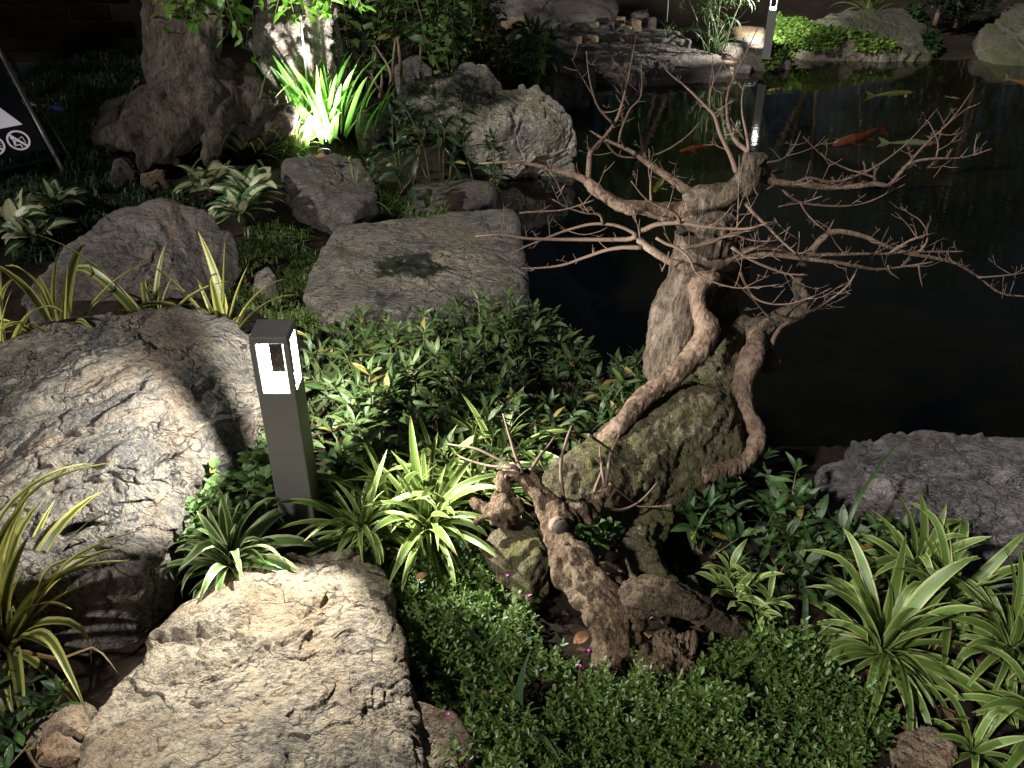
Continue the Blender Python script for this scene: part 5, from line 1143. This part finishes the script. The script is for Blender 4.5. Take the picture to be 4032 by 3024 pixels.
def grass(name, label, polys, dens, L, w, seed, mat, z=0.02):
    r = np.random.default_rng(seed); SP = []
    for poly in polys:
        W = np.array([atz(c, x, y, z)[:2] for c, x, y in poly]); lo, hi = W.min(0), W.max(0); n = int((hi - lo).prod() * dens); q = r.uniform(lo, hi, (n, 2)); ins = np.zeros(n, bool)
        for i in range(len(W)):
            a, b = W[i], W[(i + 1) % len(W)]; cnd = (a[1] > q[:, 1]) != (b[1] > q[:, 1])
            with np.errstate(divide='ignore', invalid='ignore'): ins ^= cnd & (q[:, 0] < (b[0] - a[0]) * (q[:, 1] - a[1]) / (b[1] - a[1]) + a[0])
        SP.append(q[ins])
    S = np.vstack(SP); S3 = np.hstack([S, np.zeros((len(S), 1))]); keep = perlin(S3 * 5 + seed) > -.3 + .3 * r.random(len(S)); S = S[keep]; n = len(S)
    c = np.stack([S[:, 0], S[:, 1], gz(S[:, 0], S[:, 1]) - .004], -1); az = r.uniform(0, 6.28, n); l = L * r.uniform(.5, 1.3, n); ln = r.uniform(.3, 1.1, n)
    d = np.stack([np.cos(az), np.sin(az), np.zeros(n)], -1); lat = np.stack([-np.sin(az), np.cos(az), np.zeros(n)], -1) * w; upv = np.array([0, 0, 1.0])
    m = c + d * (l * ln * .3)[:, None] + upv * (l * .62)[:, None]; t = c + d * (l * ln)[:, None] + upv * (l * (.8 - .35 * ln))[:, None]
    V = np.stack([c - lat, c + lat, m + lat * .9, m - lat * .9, t], 1).reshape(-1, 3); b = np.arange(n)[:, None] * 5
    F = np.vstack([b + [0, 1, 2], b + [0, 2, 3], b + [3, 2, 4]]); uv = np.tile(np.array([[0, 0], [1, 0], [1, .6], [0, .6], [.5, 1]]), (n, 1))
    o = mobj(name, V, F, mat, loc=(S[:, 0].mean(), S[:, 1].mean(), 0), uv=uv); return tag(o, label, 'grass', kind='stuff')
grass('grass', 'rough grass growing in the gap beside the broad flat slab', [[('D', 1330, 120), ('D', 1480, -60), ('D', 1700, -160), ('D', 2000, -200), ('D', 2080, 60), ('D', 1960, 250), ('D', 2100, 560), ('D', 2050, 750), ('D', 1750, 600), ('D', 1450, 400)], [('B', -100, 1440), ('B', 0, 1230), ('B', 400, 1180), ('B', 700, 1300), ('B', 600, 1400), ('B', 250, 1440)]], 9000, .06, .003, 3, leaf_mat('gap_grass', (.07, .12, .028), (.15, .20, .055), .5, .3, False), -.05)
grass('lawn', 'dim bluish lawn around the warning sign and buttress roots', [[('A', -300, 1750), ('A', -300, 1150), ('A', 50, 560), ('A', 300, 430), ('A', 700, 360), ('A', 1100, 330), ('A', 1130, 560), ('A', 800, 820), ('A', 700, 1150), ('A', 1200, 1150), ('A', 1300, 1280), ('A', 700, 1350), ('A', 350, 1620)], [('A', 1500, 1560), ('A', 1500, 1450), ('A', 1850, 1420), ('A', 2100, 1480), ('A', 1900, 1700)]], 3600, .07, .0042, 4, GRASSM, .04)
# leaf litter
r = np.random.default_rng(8); LP = []
for c, x0, x1, y0, y1, n in [('E', 0, 1800, 700, 1500, 260), ('I', 0, 1900, 700, 1600, 200), ('K', 700, 1900, 500, 1640, 160), ('H', 500, 2200, 1000, 1700, 120), ('D', 1400, 2000, 0, 450, 120), ('A', 700, 1500, 1050, 1300, 120)]:
    for _ in range(n):
        p = atg(c, r.uniform(x0, x1), r.uniform(y0, y1)); LP.append((p.x, p.y, p.z + .006))
lit = leaf_cloud('leaf_litter', np.array(LP), .035, plain('dry_litter', (.17, .10, .05), .85, nscale=9, namt=.7), r, upbias=3, ratio=.5, loc=(0, 1.8, 0)); tag(lit, 'scattered brown leaf litter on the garden soil', 'leaf litter')
MAT_YLEAF = plain('yellow_fallen_leaf', (.42, .27, .05), .6)
MAT_BLEAF = plain('brown_fallen_leaf', (.28, .14, .06), .7)
for lab, c, x, y, D, L, az, m in [('yellow fallen leaf caught between the stump and its wood block', 'K', 1235, 1385, 1.405, .045, 1.9, MAT_YLEAF), ('yellow fallen leaf lying past the wood block', 'K', 1600, 1430, 1.44, .05, -.7, MAT_YLEAF), ('curled brown fallen leaf in the ground cover', 'K', 760, 1380, 1.42, .05, .6, MAT_BLEAF),
                                  ('tan fallen leaf on the pale boulder beside the spider plant', 'H', 480, 430, 1.5, .03, .4, MAT_BLEAF), ('pale fallen leaf on the mossy trunk base', 'K', 1230, 880, 1.66, .03, 1.2, MAT_BLEAF), ('orange fallen leaf on the dark rounded rock', 'A', 2050, 1020, 4.3, .05, .3, MAT_BLEAF)]:
    p = atd(c, x, y, D); me = blade_mesh('leaf', m, .5, 20, 50, 'broad', .15, 7, .5); o = bpy.data.objects.new('fallen_leaf', me); C.objects.link(o)
    o.matrix_basis = leaf_M(p, az, L, .1, .3); tag(o, lab, 'leaf')
# single long grass blades
rosette('sedge_tuft', 'few long thin sedge blades rising through the ground cover beside the thick root', 'grass', P3('I', 760, 960, .0), 9, .26, V_GR, seed=71, spread=.05, wid=.8)
rosette('sedge_tuft', 'few thin grass blades standing in the ground cover in front of the stump', 'grass', P3('H', 950, 960, .0), 12, .2, V_GR, seed=72, spread=.08, wid=1.6)
rosette('sedge_tuft', 'few broad grass blades in the ground cover beside the ochre wedge of stone', 'grass', P3('H', 1150, 1400, .0), 10, .18, V_GR, seed=73, spread=.08, wid=2)
lt = rosette('sedge_tuft', 'tall sedge with one long blade crossing the purple-grey boulder', 'grass', P3('I', 1000, 300, .0), 6, .2, V_GR, seed=74)
hero(lt, [Vector(lt.location)] + H3('F', [(1110, 1640, 1.72), (1230, 1430, 1.8), (1330, 1290, 1.88), (1430, 1180, 1.95)]), .010, GRASSM)

# creeping plants around the far lamp
def creep(label, keys, poly, n, L, mat, seed):
    V, F, o = [], [], 0
    for k in keys:
        v, f = BVH[k]; V.append(v); F.append(f + o); o += len(v)
    bv = BVHTree.FromPolygons([tuple(v) for v in np.vstack(V)], [tuple(map(int, f)) for f in np.vstack(F)]); r = np.random.default_rng(seed); P = []
    xs_ = [p[0] for p in poly]; ys_ = [p[1] for p in poly]; cam0 = Vector((0, 0, CAM_H)); tries = 0
    while len(P) < n and tries < n * 6:
        tries += 1; x, y = r.uniform(min(xs_), max(xs_)), r.uniform(min(ys_), max(ys_)); s_ = False
        for i in range(len(poly)):
            (ax, ay), (bx, by) = poly[i], poly[(i + 1) % len(poly)]
            if (ay > y) != (by > y) and x < (bx - ax) * (y - ay) / (by - ay) + ax: s_ = not s_
        if not s_: continue
        d = ray('C', x, y).normalized(); h, nn, _, _ = bv.ray_cast(cam0, d)
        if h is None or h.y > 12 or perlin(np.array([[h.x * 3.5, h.y * 3.5, h.z * 3.5]]))[0] < -.18 + .3 * r.random() - .15: continue
        P.append(np.array(h) + np.array(nn) * r.uniform(.0, .035) + np.array([0, 0, r.uniform(0, .025)]))
    P = np.array(P); ob = leaf_cloud('creeping_plants', P, L, mat, r, upbias=.2, ratio=.85, loc=tuple(P.mean(0) - [0, 0, .1])); return tag(ob, label, 'ground cover')
kA, kB = 'broad dark boulder rising behind the lit creeping plants', 'dark rock mass carrying the ledge stones and the far lamp'
creep('bright lime-green creeping plants spilling around the far lamp', [kA, kB], [(540, 440), (560, 200), (600, 130), (760, 150), (900, 200), (1000, 260), (980, 310), (820, 330), (700, 380), (620, 400), (600, 450)], 6500, .04, CREEP, 5)
creep('thinner olive creeping plants trailing along the broad dark boulder', [kA], [(900, 200), (1100, 210), (1300, 260), (1400, 330), (1200, 330), (950, 320)], 1800, .045, CREEP, 6)
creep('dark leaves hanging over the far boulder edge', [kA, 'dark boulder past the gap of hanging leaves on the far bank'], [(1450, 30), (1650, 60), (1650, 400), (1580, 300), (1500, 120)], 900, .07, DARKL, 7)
def far_shrub(label, loc, rx, ry, rz, n, L, mat, seed, name='hedge_shrub'):
    t = thing(name, label, 'shrub', loc); r = np.random.default_rng(seed)
    crown(t, (loc[0], loc[1], loc[2] + rz), rx, ry, rz, n, L, mat, seed)
    for k in range(5):
        a = Vector(loc) + Vector((r.normal() * rx * .25, r.normal() * ry * .2, -.02)); b = a + Vector((r.normal() * rx * .3, r.normal() * ry * .2, rz * 1.5))
        mobj('stem', *tube([a, a.lerp(b, .5), b], [.03, .022, .01], n=7, k=6, wob=.2), MAT_BRSTEM, parent=t)
hl = ['dark dense hedge shrub filling the gap between the two far boulders', 'dark hedge shrub above the broad far boulder', 'dark hedge shrub behind the far lamp', 'dark hedge shrub behind the row of river stones', 'dark hedge shrub beyond the huge dark boulder', 'dark hedge shrub behind the tall leafy shrub', 'dark hedge shrub behind the last far boulder', 'dark bush behind the buttressed tree', 'dark bush in the far corner beyond the lawn']
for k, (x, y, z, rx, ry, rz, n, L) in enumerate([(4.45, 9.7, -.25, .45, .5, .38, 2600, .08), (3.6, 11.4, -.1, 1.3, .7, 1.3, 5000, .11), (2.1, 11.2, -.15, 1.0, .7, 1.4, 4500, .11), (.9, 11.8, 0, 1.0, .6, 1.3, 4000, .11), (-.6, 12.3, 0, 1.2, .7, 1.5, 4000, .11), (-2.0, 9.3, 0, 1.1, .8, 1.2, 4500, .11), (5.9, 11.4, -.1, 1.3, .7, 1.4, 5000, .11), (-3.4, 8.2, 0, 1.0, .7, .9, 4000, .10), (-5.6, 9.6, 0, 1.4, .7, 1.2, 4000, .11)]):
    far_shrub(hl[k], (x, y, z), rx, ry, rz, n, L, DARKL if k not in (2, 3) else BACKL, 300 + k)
# tall background trees closing the garden, and unseen round-crowned trees added for shade
for k, (x, y, hh, lab) in enumerate([(2.2, 14.0, 4.2, 'tall dark tree behind the hedge near the far lamp'), (6.5, 13.5, 4.0, 'tall dark tree behind the last far boulder'), (-1.8, 14.5, 4.5, 'tall dark tree behind the huge dark boulder'), (-6.0, 13.0, 4.0, 'tall dark tree at the far end of the paved path'), (10.5, 11.5, 4.0, 'tall dark tree beyond the end of the pond'), (-5.6, 3.4, 3.6, 'unseen round-crowned tree added to shade the lawn beside the warning sign'), (-5.2, 2.2, 3.1, 'unseen round-crowned tree added beside the lawn to shade the buttress roots'), (-6.9, 4.9, 4.6, 'unseen round-crowned tree added to shade the low brick wall')]):
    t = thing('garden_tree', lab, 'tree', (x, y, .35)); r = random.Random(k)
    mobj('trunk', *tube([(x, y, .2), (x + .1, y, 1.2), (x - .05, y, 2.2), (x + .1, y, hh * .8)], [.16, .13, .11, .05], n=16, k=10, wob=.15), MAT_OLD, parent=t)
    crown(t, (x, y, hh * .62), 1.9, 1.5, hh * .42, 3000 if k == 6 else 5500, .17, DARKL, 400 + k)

# umbrella sedge by the ledge stones
us = Z('C', 200, 320, -.22); sed = thing('umbrella_sedge', 'umbrella sedge with spoked leaf heads beside the ledge stones', 'plant', (us.x, us.y, -.24))
for k in range(12):
    r = random.Random(k + 50); a = Vector((us.x + r.gauss(0, .05), us.y + r.gauss(0, .05), -.25)); tp = a + Vector((r.gauss(0, .13), r.gauss(0, .06), r.uniform(.2, .48)))
    mobj('stem', *tube([a, a.lerp(tp, .6) + Vector((0, 0, .03)), tp], [.005, .004, .003], n=6, k=5), MAT_GSTEM, parent=sed)
    for q in range(13): inst('leaf', r.choice(V_GR)[1], sed, leaf_M(tp - Vector(sed.location), q * .483 + r.uniform(-.2, .2), r.uniform(.13, .2), -1.0 + r.uniform(-.3, .3), 0, 1.3))
rosette('sedge_tuft', 'fine pale grass tuft on the wide flat far slab', 'grass', tuple(Z('B', 2120, 240, -.17)), 24, .22, V_GR, seed=76, spread=.06)
rosette('sedge_tuft', 'drooping grass tuft under the umbrella sedge', 'grass', tuple(Z('C', 220, 320, -.25)), 26, .3, V_GR, seed=77, spread=.06, wid=1.5)

# ================================================================== KOI
def koi(label, c, x0, y0, x1, y1, z, mat, seed, tip=0):
    a, b = atz(c, x0, y0, z), atz(c, x1, y1, z); ax = (b - a); L = ax.length; ax.normalize(); lat = Vector((-ax.y, ax.x, 0)); up = Vector((0, 0, 1)); r = random.Random(seed); sgn = r.choice((-1, 1))
    V, F = [], []; n, k = 16, 12
    prof = [(0, .012), (.03, .04), (.09, .062), (.2, .082), (.34, .088), (.5, .075), (.65, .052), (.78, .03), (.84, .022)]
    xs_, ws = zip(*prof); off = lambda s_: sgn * .05 * math.sin(s_ * 4.2) * s_ * L
    for i in range(n):
        s_ = .84 * i / (n - 1); w = np.interp(s_, xs_, ws) * L * .78
        for j in range(k):
            t = j / k * 2 * math.pi; V.append(a + ax * (s_ * L) + lat * (off(s_) + math.cos(t) * w) + up * (math.sin(t) * w * .75))
    for i in range(n - 1):
        for j in range(k): F.append([i * k + j, i * k + (j + 1) % k, (i + 1) * k + (j + 1) % k, (i + 1) * k + j])
    F.append(list(range(k))[::-1])
    def fin(pts):
        b_ = len(V); V.extend(pts); F.append(list(range(b_, b_ + len(pts))))
    e = a + ax * (.83 * L) + lat * off(.83); tl = lat * sgn * .05 * L
    fin([e + up * .02 * L, e + ax * .10 * L + up * .07 * L + tl * .6, e + ax * .19 * L + up * .09 * L + tl, e + ax * .12 * L + tl * .5, e])
    fin([e, e + ax * .12 * L + tl * .5, e + ax * .19 * L - up * .09 * L + tl, e + ax * .09 * L - up * .06 * L + tl * .5, e - up * .02 * L])
    for sd in (-1, 1):
        p = a + ax * .19 * L + lat * (off(.19) + sd * .07 * L); fin([p, p + ax * .07 * L + lat * sd * .10 * L - up * .01, p + ax * .12 * L + lat * sd * .09 * L - up * .015, p + ax * .06 * L])
        p = a + ax * .5 * L + lat * (off(.5) + sd * .055 * L) - up * .02 * L; fin([p, p + ax * .05 * L + lat * sd * .05 * L, p + ax * .08 * L + lat * sd * .04 * L, p + ax * .04 * L])
    d0 = a + ax * .32 * L + lat * off(.32) + up * .045 * L; fin([d0, d0 + ax * .05 * L + up * .03 * L, d0 + ax * .22 * L + up * .01 * L + lat * (off(.54) - off(.32)), d0 + ax * .26 * L - up * .03 * L + lat * (off(.58) - off(.32))])
    o = mobj('koi', np.array([v[:] for v in V]), F, mat, loc=((a.x + b.x) / 2, (a.y + b.y) / 2, z - .09 * L)); return tag(o, label, 'fish')
def koi_mat(name, base, patch, lo=.5):
    s = NT(name); n = s.noise(s.coord(), 7, 3, .5); sc = s.n('TexVoronoi', Scale=90.0)
    return s.done(s.mix(s.ramp(n, [(lo, 0), (lo + .05, 1)]), base, patch), .35, s.bump(sc.outputs[0], .2, .003), .5)
KR, KW, KY, KO = koi_mat('red_koi', (.6, .09, .035), (.68, .16, .06)), koi_mat('white_red_koi', (.6, .55, .48), (.55, .1, .05), .56), koi_mat('yellow_koi', (.5, .40, .10), (.6, .52, .28)), koi_mat('orange_koi', (.62, .2, .03), (.55, .3, .12))
WZ = WATER_Z - .075
koi('pale yellow koi gliding parallel to the far bank', 'C', 1500, 600, 1190, 625, WZ, KY, 1)
koi('deep red koi swimming with its tail toward the far bank', 'C', 975, 945, 1320, 820, WZ, KR, 2)
koi('white and red koi behind the red one', 'C', 1660, 930, 1270, 925, WZ, KW, 3)
koi('orange koi near the dark boulder past the gap', 'C', 2300, 570, 2080, 500, WZ, KO, 4)
koi('red koi swimming beside the stub of the bare tree', 'C', -20, 980, 260, 930, WZ, KR, 5)
koi('small bright red koi in the lamp reflection', 'C', 555, 588, 660, 565, WATER_Z - .03, KR, 6)
koi('small orange koi under the end of the pitted far slab', 'C', 235, 540, 330, 525, WATER_Z - .03, KO, 7)
koi('yellow koi between the bare branches', 'J', 880, 290, 960, 150, WZ, KY, 8)
koi('white koi near the pale yellow one', 'C', 1800, 640, 1700, 625, WZ, KW, 9)
koi('long orange koi close under the cracked boulder', 'B', 1800, 645, 2010, 650, WATER_Z - .06, KO, 10)

# ================================================================== SIGN, STAKES, PIPE, PATH, WALL
f1_ = Vector((-2.22, 4.40, g1(-2.22, 4.4))); t1_ = Vector((-2.52, 4.68, .56)); ld = (t1_ - f1_).normalized(); top1 = f1_ + ld * .95
wd = Vector((-.72, -.69, 0)).normalized(); nrm = wd.cross(ld).normalized()
if nrm.dot(Vector((0, 0, CAM_H)) - f1_) < 0: nrm = -nrm
MAT_POLE = plain('brushed_metal_pole', (.22, .20, .19), .45, .7); MAT_DPOLE = plain('dark_metal_pole', (.02, .02, .022), .5, .3); MAT_BOARD = plain('black_sign_board', (.006, .006, .008), .5); MAT_SIGNW = plain('glowing_white_print', (.75, .68, .72), .5, emit=(.9, .8, .86), emit_s=.05)  # white print given a faint glow of its own to read bright
sign = thing('warning_sign', 'black A-frame warning sign with white triangle and prohibition pictograms', 'sign', tuple(f1_))
def pole(name, a, b, r_, m): return mobj(name, *tube([a, Vector(a).lerp(b, .5), b], [r_] * 3, n=5, k=10), m, parent=sign)
pole('leg', f1_, top1, .012, MAT_POLE); f2_ = f1_ + wd * .62; pole('leg', f2_, top1 + wd * .62, .012, MAT_POLE)
bk = Vector((-2.28, 4.64, 0)); bf = atz('A', 490, 1080, .02)
pole('back_leg', bf, top1 + Vector((0, .02, 0)), .011, MAT_DPOLE); pole('back_leg', bf + wd * .62, top1 + wd * .62 + Vector((0, .02, 0)), .011, MAT_DPOLE)
pole('cross_bar', f1_ + ld * .10, f2_ + ld * .10, .007, MAT_DPOLE); pole('cross_bar', f1_.lerp(bf, .5) + ld * .14, f1_.lerp(bf, .5) + ld * .14 + wd * .62, .006, MAT_DPOLE)
def ipl(c, x, y, off=0.0):
    d = ray(c, x, y); o = Vector((0, 0, CAM_H)); p0 = f1_ + nrm * off; t = (p0 - o).dot(nrm) / d.dot(nrm); return o + d * t
cor = ipl('A', 318, 965); u0, v0 = (cor - f1_).dot(wd), (cor - f1_).dot(ld)
def bp(u, v, off): return f1_ + wd * u + ld * v + nrm * off
def uv_of(c, x, y): p = ipl(c, x, y) - f1_; return p.dot(wd), p.dot(ld)
V = [bp(u, v, o) for o in (-.004, .004) for u, v in [(u0 * 0 + .02, v0), (.60, v0), (.60, .93), (.02, .93)]]
mobj('board', np.array([v[:] for v in V]), [[3, 2, 1, 0], [4, 5, 6, 7], [0, 1, 5, 4], [1, 2, 6, 5], [2, 3, 7, 6], [3, 0, 4, 7]], MAT_BOARD, parent=sign, smooth=False)
def flat(name, polys, off=.007):
    VV, FF = [], []
    for poly in polys:
        b = len(VV); VV += [bp(u, v, off)[:] for u, v in poly]; FF.append(list(range(b, b + len(poly))))
    return mobj(name, np.array(VV), FF, MAT_SIGNW, parent=sign, smooth=False)
def strip(pts, w):
    out = []
    for (a, b), (c_, d) in zip(pts[:-1], pts[1:]):
        l = math.hypot(c_ - a, d - b); nx_, ny_ = -(d - b) / l * w / 2, (c_ - a) / l * w / 2; out.append([(a + nx_, b + ny_), (c_ + nx_, d + ny_), (c_ - nx_, d - ny_), (a - nx_, b - ny_)])
    return out
def ringp_(cu, cv, r0, r1, n=40): return [[(cu + r0 * math.cos(a), cv + r0 * math.sin(a)), (cu + r1 * math.cos(a), cv + r1 * math.sin(a)), (cu + r1 * math.cos(b), cv + r1 * math.sin(b)), (cu + r0 * math.cos(b), cv + r0 * math.sin(b))] for a, b in [(2 * math.pi * i / n, 2 * math.pi * (i + 1) / n) for i in range(n)]]
SG = (300 / 1659.0); CROP['S'] = (0, 380, SG)
T0 = uv_of('S', 540, 620); Tw = .36; ta = [T0, (T0[0] + Tw, T0[1]), (T0[0] + Tw / 2, T0[1] + Tw * .87)]; tc = (sum(p[0] for p in ta) / 3, sum(p[1] for p in ta) / 3)
ti = [(tc[0] + (p[0] - tc[0]) * .52, tc[1] + (p[1] - tc[1]) * .52) for p in ta]
flat('warning_triangle', [[ta[i], ta[(i + 1) % 3], ti[(i + 1) % 3], ti[i]] for i in range(3)])
cc = uv_of('S', 440, 975); R_ = .052
def pic(cu, cv): return lambda c, x, y: uv_of(c, x, y)
flat('prohibition_ring', ringp_(*cc, R_ * .82, R_)); flat('prohibition_slash', strip([uv_of('S', 250, 865), uv_of('S', 630, 1095)], .011))
flat('angler_figure', strip([uv_of('S', 445, 950), uv_of('S', 515, 885), uv_of('S', 600, 1030)], .003) + [[uv_of('S', 310, 960), uv_of('S', 370, 975), uv_of('S', 395, 1060), uv_of('S', 350, 1090)], [uv_of('S', 350, 1085), uv_of('S', 475, 1055), uv_of('S', 490, 1075), uv_of('S', 370, 1110)], [uv_of('S', 475, 1055), uv_of('S', 500, 1065), uv_of('S', 540, 1130), uv_of('S', 505, 1135)]] + ringp_(*uv_of('S', 300, 930), 0.0, .008, 12) + strip([uv_of('S', 375, 985), uv_of('S', 450, 1000)], .006))
cc2 = (cc[0] + .118, cc[1]); flat('prohibition_ring', ringp_(*cc2, R_ * .82, R_))
flat('prohibition_slash', strip([(cc2[0] + R_ * .65, cc2[1] + R_ * .6), (cc2[0] - R_ * .65, cc2[1] - R_ * .6)], .011))
flat('swimmer_figure', ringp_(cc2[0] - .008, cc2[1] + .012, 0, .009, 12) + strip([(cc2[0] - .035, cc2[1] - .012), (cc2[0] - .025, cc2[1] - .004), (cc2[0] - .015, cc2[1] - .012), (cc2[0] - .002, cc2[1] - .004), (cc2[0] + .01, cc2[1] - .012)], .004) + strip([(cc2[0] - .035, cc2[1] + .002), (cc2[0] - .025, cc2[1] + .010), (cc2[0] - .018, cc2[1] + .004)], .004))
flat('falling_figure', [[(tc[0] - .07, tc[1] - .05), (tc[0] - .045, tc[1] - .05), (tc[0] - .02, tc[1] + .05), (tc[0] - .035, tc[1] + .055)], [(tc[0] - .035, tc[1] + .05), (tc[0] + .03, tc[1] - .04), (tc[0] + .045, tc[1] - .03), (tc[0] - .015, tc[1] + .06)]] + ringp_(tc[0] - .02, tc[1] + .08, 0, .016, 14))
# pale stakes, pipe, conduit
MAT_WHITE = plain('white_stake', (.8, .8, .78), .5)
for lab, c, x0, y0, x1, y1, D in [('thin white stake catching the light before the pale trunk', 'L', 1383, 170, 1430, 640, 5.2), ('thin white stake standing behind the river stones', 'B', 2125, -60, 2112, 120, 10.2)]:
    a, b = atd(c, x0, y0, D), atd(c, x1, y1, D); g_ = g1(b.x, b.y); b2 = b + (b - a).normalized() * max(0, (b.z - g_)); st = thing('garden_stake', lab, 'stake', (b2.x, b2.y, b2.z))
    mobj('rod', *tube([b2, b, a], [.005] * 3, n=6, k=8), MAT_WHITE, parent=st); mobj('tip', *tube([a, a + (a - b).normalized() * .02], [.007, .002], n=3, k=8), MAT_WHITE, parent=st)
a, b = atz('S', 470, 130, .10), atz('S', 1150, 270, .07); pipe = thing('pipe', 'short pale metal pipe with blue end on the lawn behind the warning sign', 'pipe', (b.x, b.y, .02))
mobj('tube', *tube([a, a.lerp(b, .5), b], [.016] * 3, n=5, k=12), MAT_POLE, parent=pipe); d_ = (b - a).normalized(); mobj('collar', *tube([b - d_ * .005, b + d_ * .03, b + d_ * .07], [.024, .026, .022], n=6, k=12), plain('blue_fitting', (.03, .06, .25), .4), parent=pipe)
a, b = atz('A', 935, 660, .16), atd('A', 900, 530, 4.8); con = thing('conduit', 'short ribbed rusty conduit standing on the buttress root with a bent wire', 'pipe', (a.x, a.y, a.z - .04))
pts = [a.lerp(b, i / 14) for i in range(15)]; V, F = tube(pts, [.014 if i % 2 else .011 for i in range(15)], n=43, k=10); mobj('ribbed_tube', V, F, plain('rusty_plastic', (.14, .05, .03), .6), parent=con)
mobj('wire', *tube([b, atd('A', 860, 560, 4.8), atd('A', 840, 620, 4.75), atz('A', 848, 720, .12)], [.004] * 4, n=16, k=6), MAT_STEM, parent=con)
# paved path and low wall beyond the lawn
s = NT('path_paving'); n = s.noise(s.coord(), 3, 6, .6); MAT_PATH = s.done(s.ramp(n, [(.3, (.04, .04, .043)), (.7, (.09, .09, .095))]), .85, s.bump(s.noise(s.coord(), 60, 4), .5, .005), .3)
pa, pb, pc_, pd_ = atz('A', -600, 640, .075), atz('A', 520, 430, .075), atz('A', 560, 395, .075), atz('A', -600, 420, .075)
px_ = np.array([pa[:], pb[:], pc_[:], pd_[:]]); lo_ = px_.copy(); lo_[:, 2] = -.1
path = mobj('path', np.vstack([px_, lo_]), [[0, 1, 2, 3], [0, 4, 5, 1], [1, 5, 6, 2], [2, 6, 7, 3], [3, 7, 4, 0]], MAT_PATH, smooth=False); tag(path, 'pale paved path crossing behind the lawn', 'path', kind='structure')
wa, wb = Vector((pd_.x - .2, pd_.y + .55, .0)), Vector((pc_.x + .3, pc_.y + .55, .0)); wall = thing('low_wall', 'low dark brick wall beyond the paved path', 'wall', tuple(wa)); wdv = (wb - wa); wl = wdv.length; wdv.normalize(); ang = math.atan2(wdv.y, wdv.x)
bme = mesh_data('brick', *box(.29, .2, .11, .008), rock_mat('wall_brick', (.006, .005, .004), (.013, .010, .009), (.024, .019, .016), (.02, .016, .013), (.025, .013, .010), .4, 2, spec=.03), True)
for row in range(5):
    for k in range(int(wl / .3)):
        p = wdv * (k * .3 + .15 * (row % 2) + .1) + Vector((0, 0, .08 + row * .118)); inst('brick', bme, wall, Matrix.Translation(p + Vector((0, random.uniform(-.008, .008), 0))) @ Matrix.Rotation(ang + random.uniform(-.01, .01), 4, 'Z'))
mobj('mortar_core', *(lambda VF: (np.array([((np.array([[math.cos(ang), -math.sin(ang), 0], [math.sin(ang), math.cos(ang), 0], [0, 0, 1]]) @ v) + np.array(wa + wdv * wl / 2)) for v in VF[0]]), VF[1]))(box(wl, .17, .62, 0, 0, 0, .3)), plain('mortar', (.02, .018, .016), .95), parent=wall, smooth=False)

# ground spotlight hidden in the bright clump
_s = atd('P', 1275, 600, 4.72); sl = (_s.x, _s.y, -.045); spot = thing('ground_spotlight', 'small black ground spotlight hidden at the foot of the brilliantly lit leaves', 'lamp', sl)
mobj('housing', *tube([Vector(sl) + Vector((0, -.03, .02)), Vector(sl) + Vector((0, 0, .05)), Vector(sl) + Vector((0, .03, .085))], [.03, .034, .036], n=8, k=14), MAT_DPOLE, parent=spot)
mobj('lens', *tube([Vector(sl) + Vector((0, .031, .0865)), Vector(sl) + Vector((0, .0318, .0875))], [.031, .031], n=2, k=14), plain('spot_lens', (.8, .8, .8), .3, emit=(1, .98, .94), emit_s=6), parent=spot)
sld = bpy.data.lights.new('spot_beam', 'SPOT'); sld.energy = 62; sld.spot_size = math.radians(110); sld.spot_blend = .7; sld.shadow_soft_size = .03; sld.color = (1, .97, .92)
so = bpy.data.objects.new('spot_beam', sld); C.objects.link(so); so.parent = spot; so.location = (0, .045, .105); so.rotation_euler = (Vector((-.3, .7, .65))).to_track_quat('-Z', 'Y').to_euler()
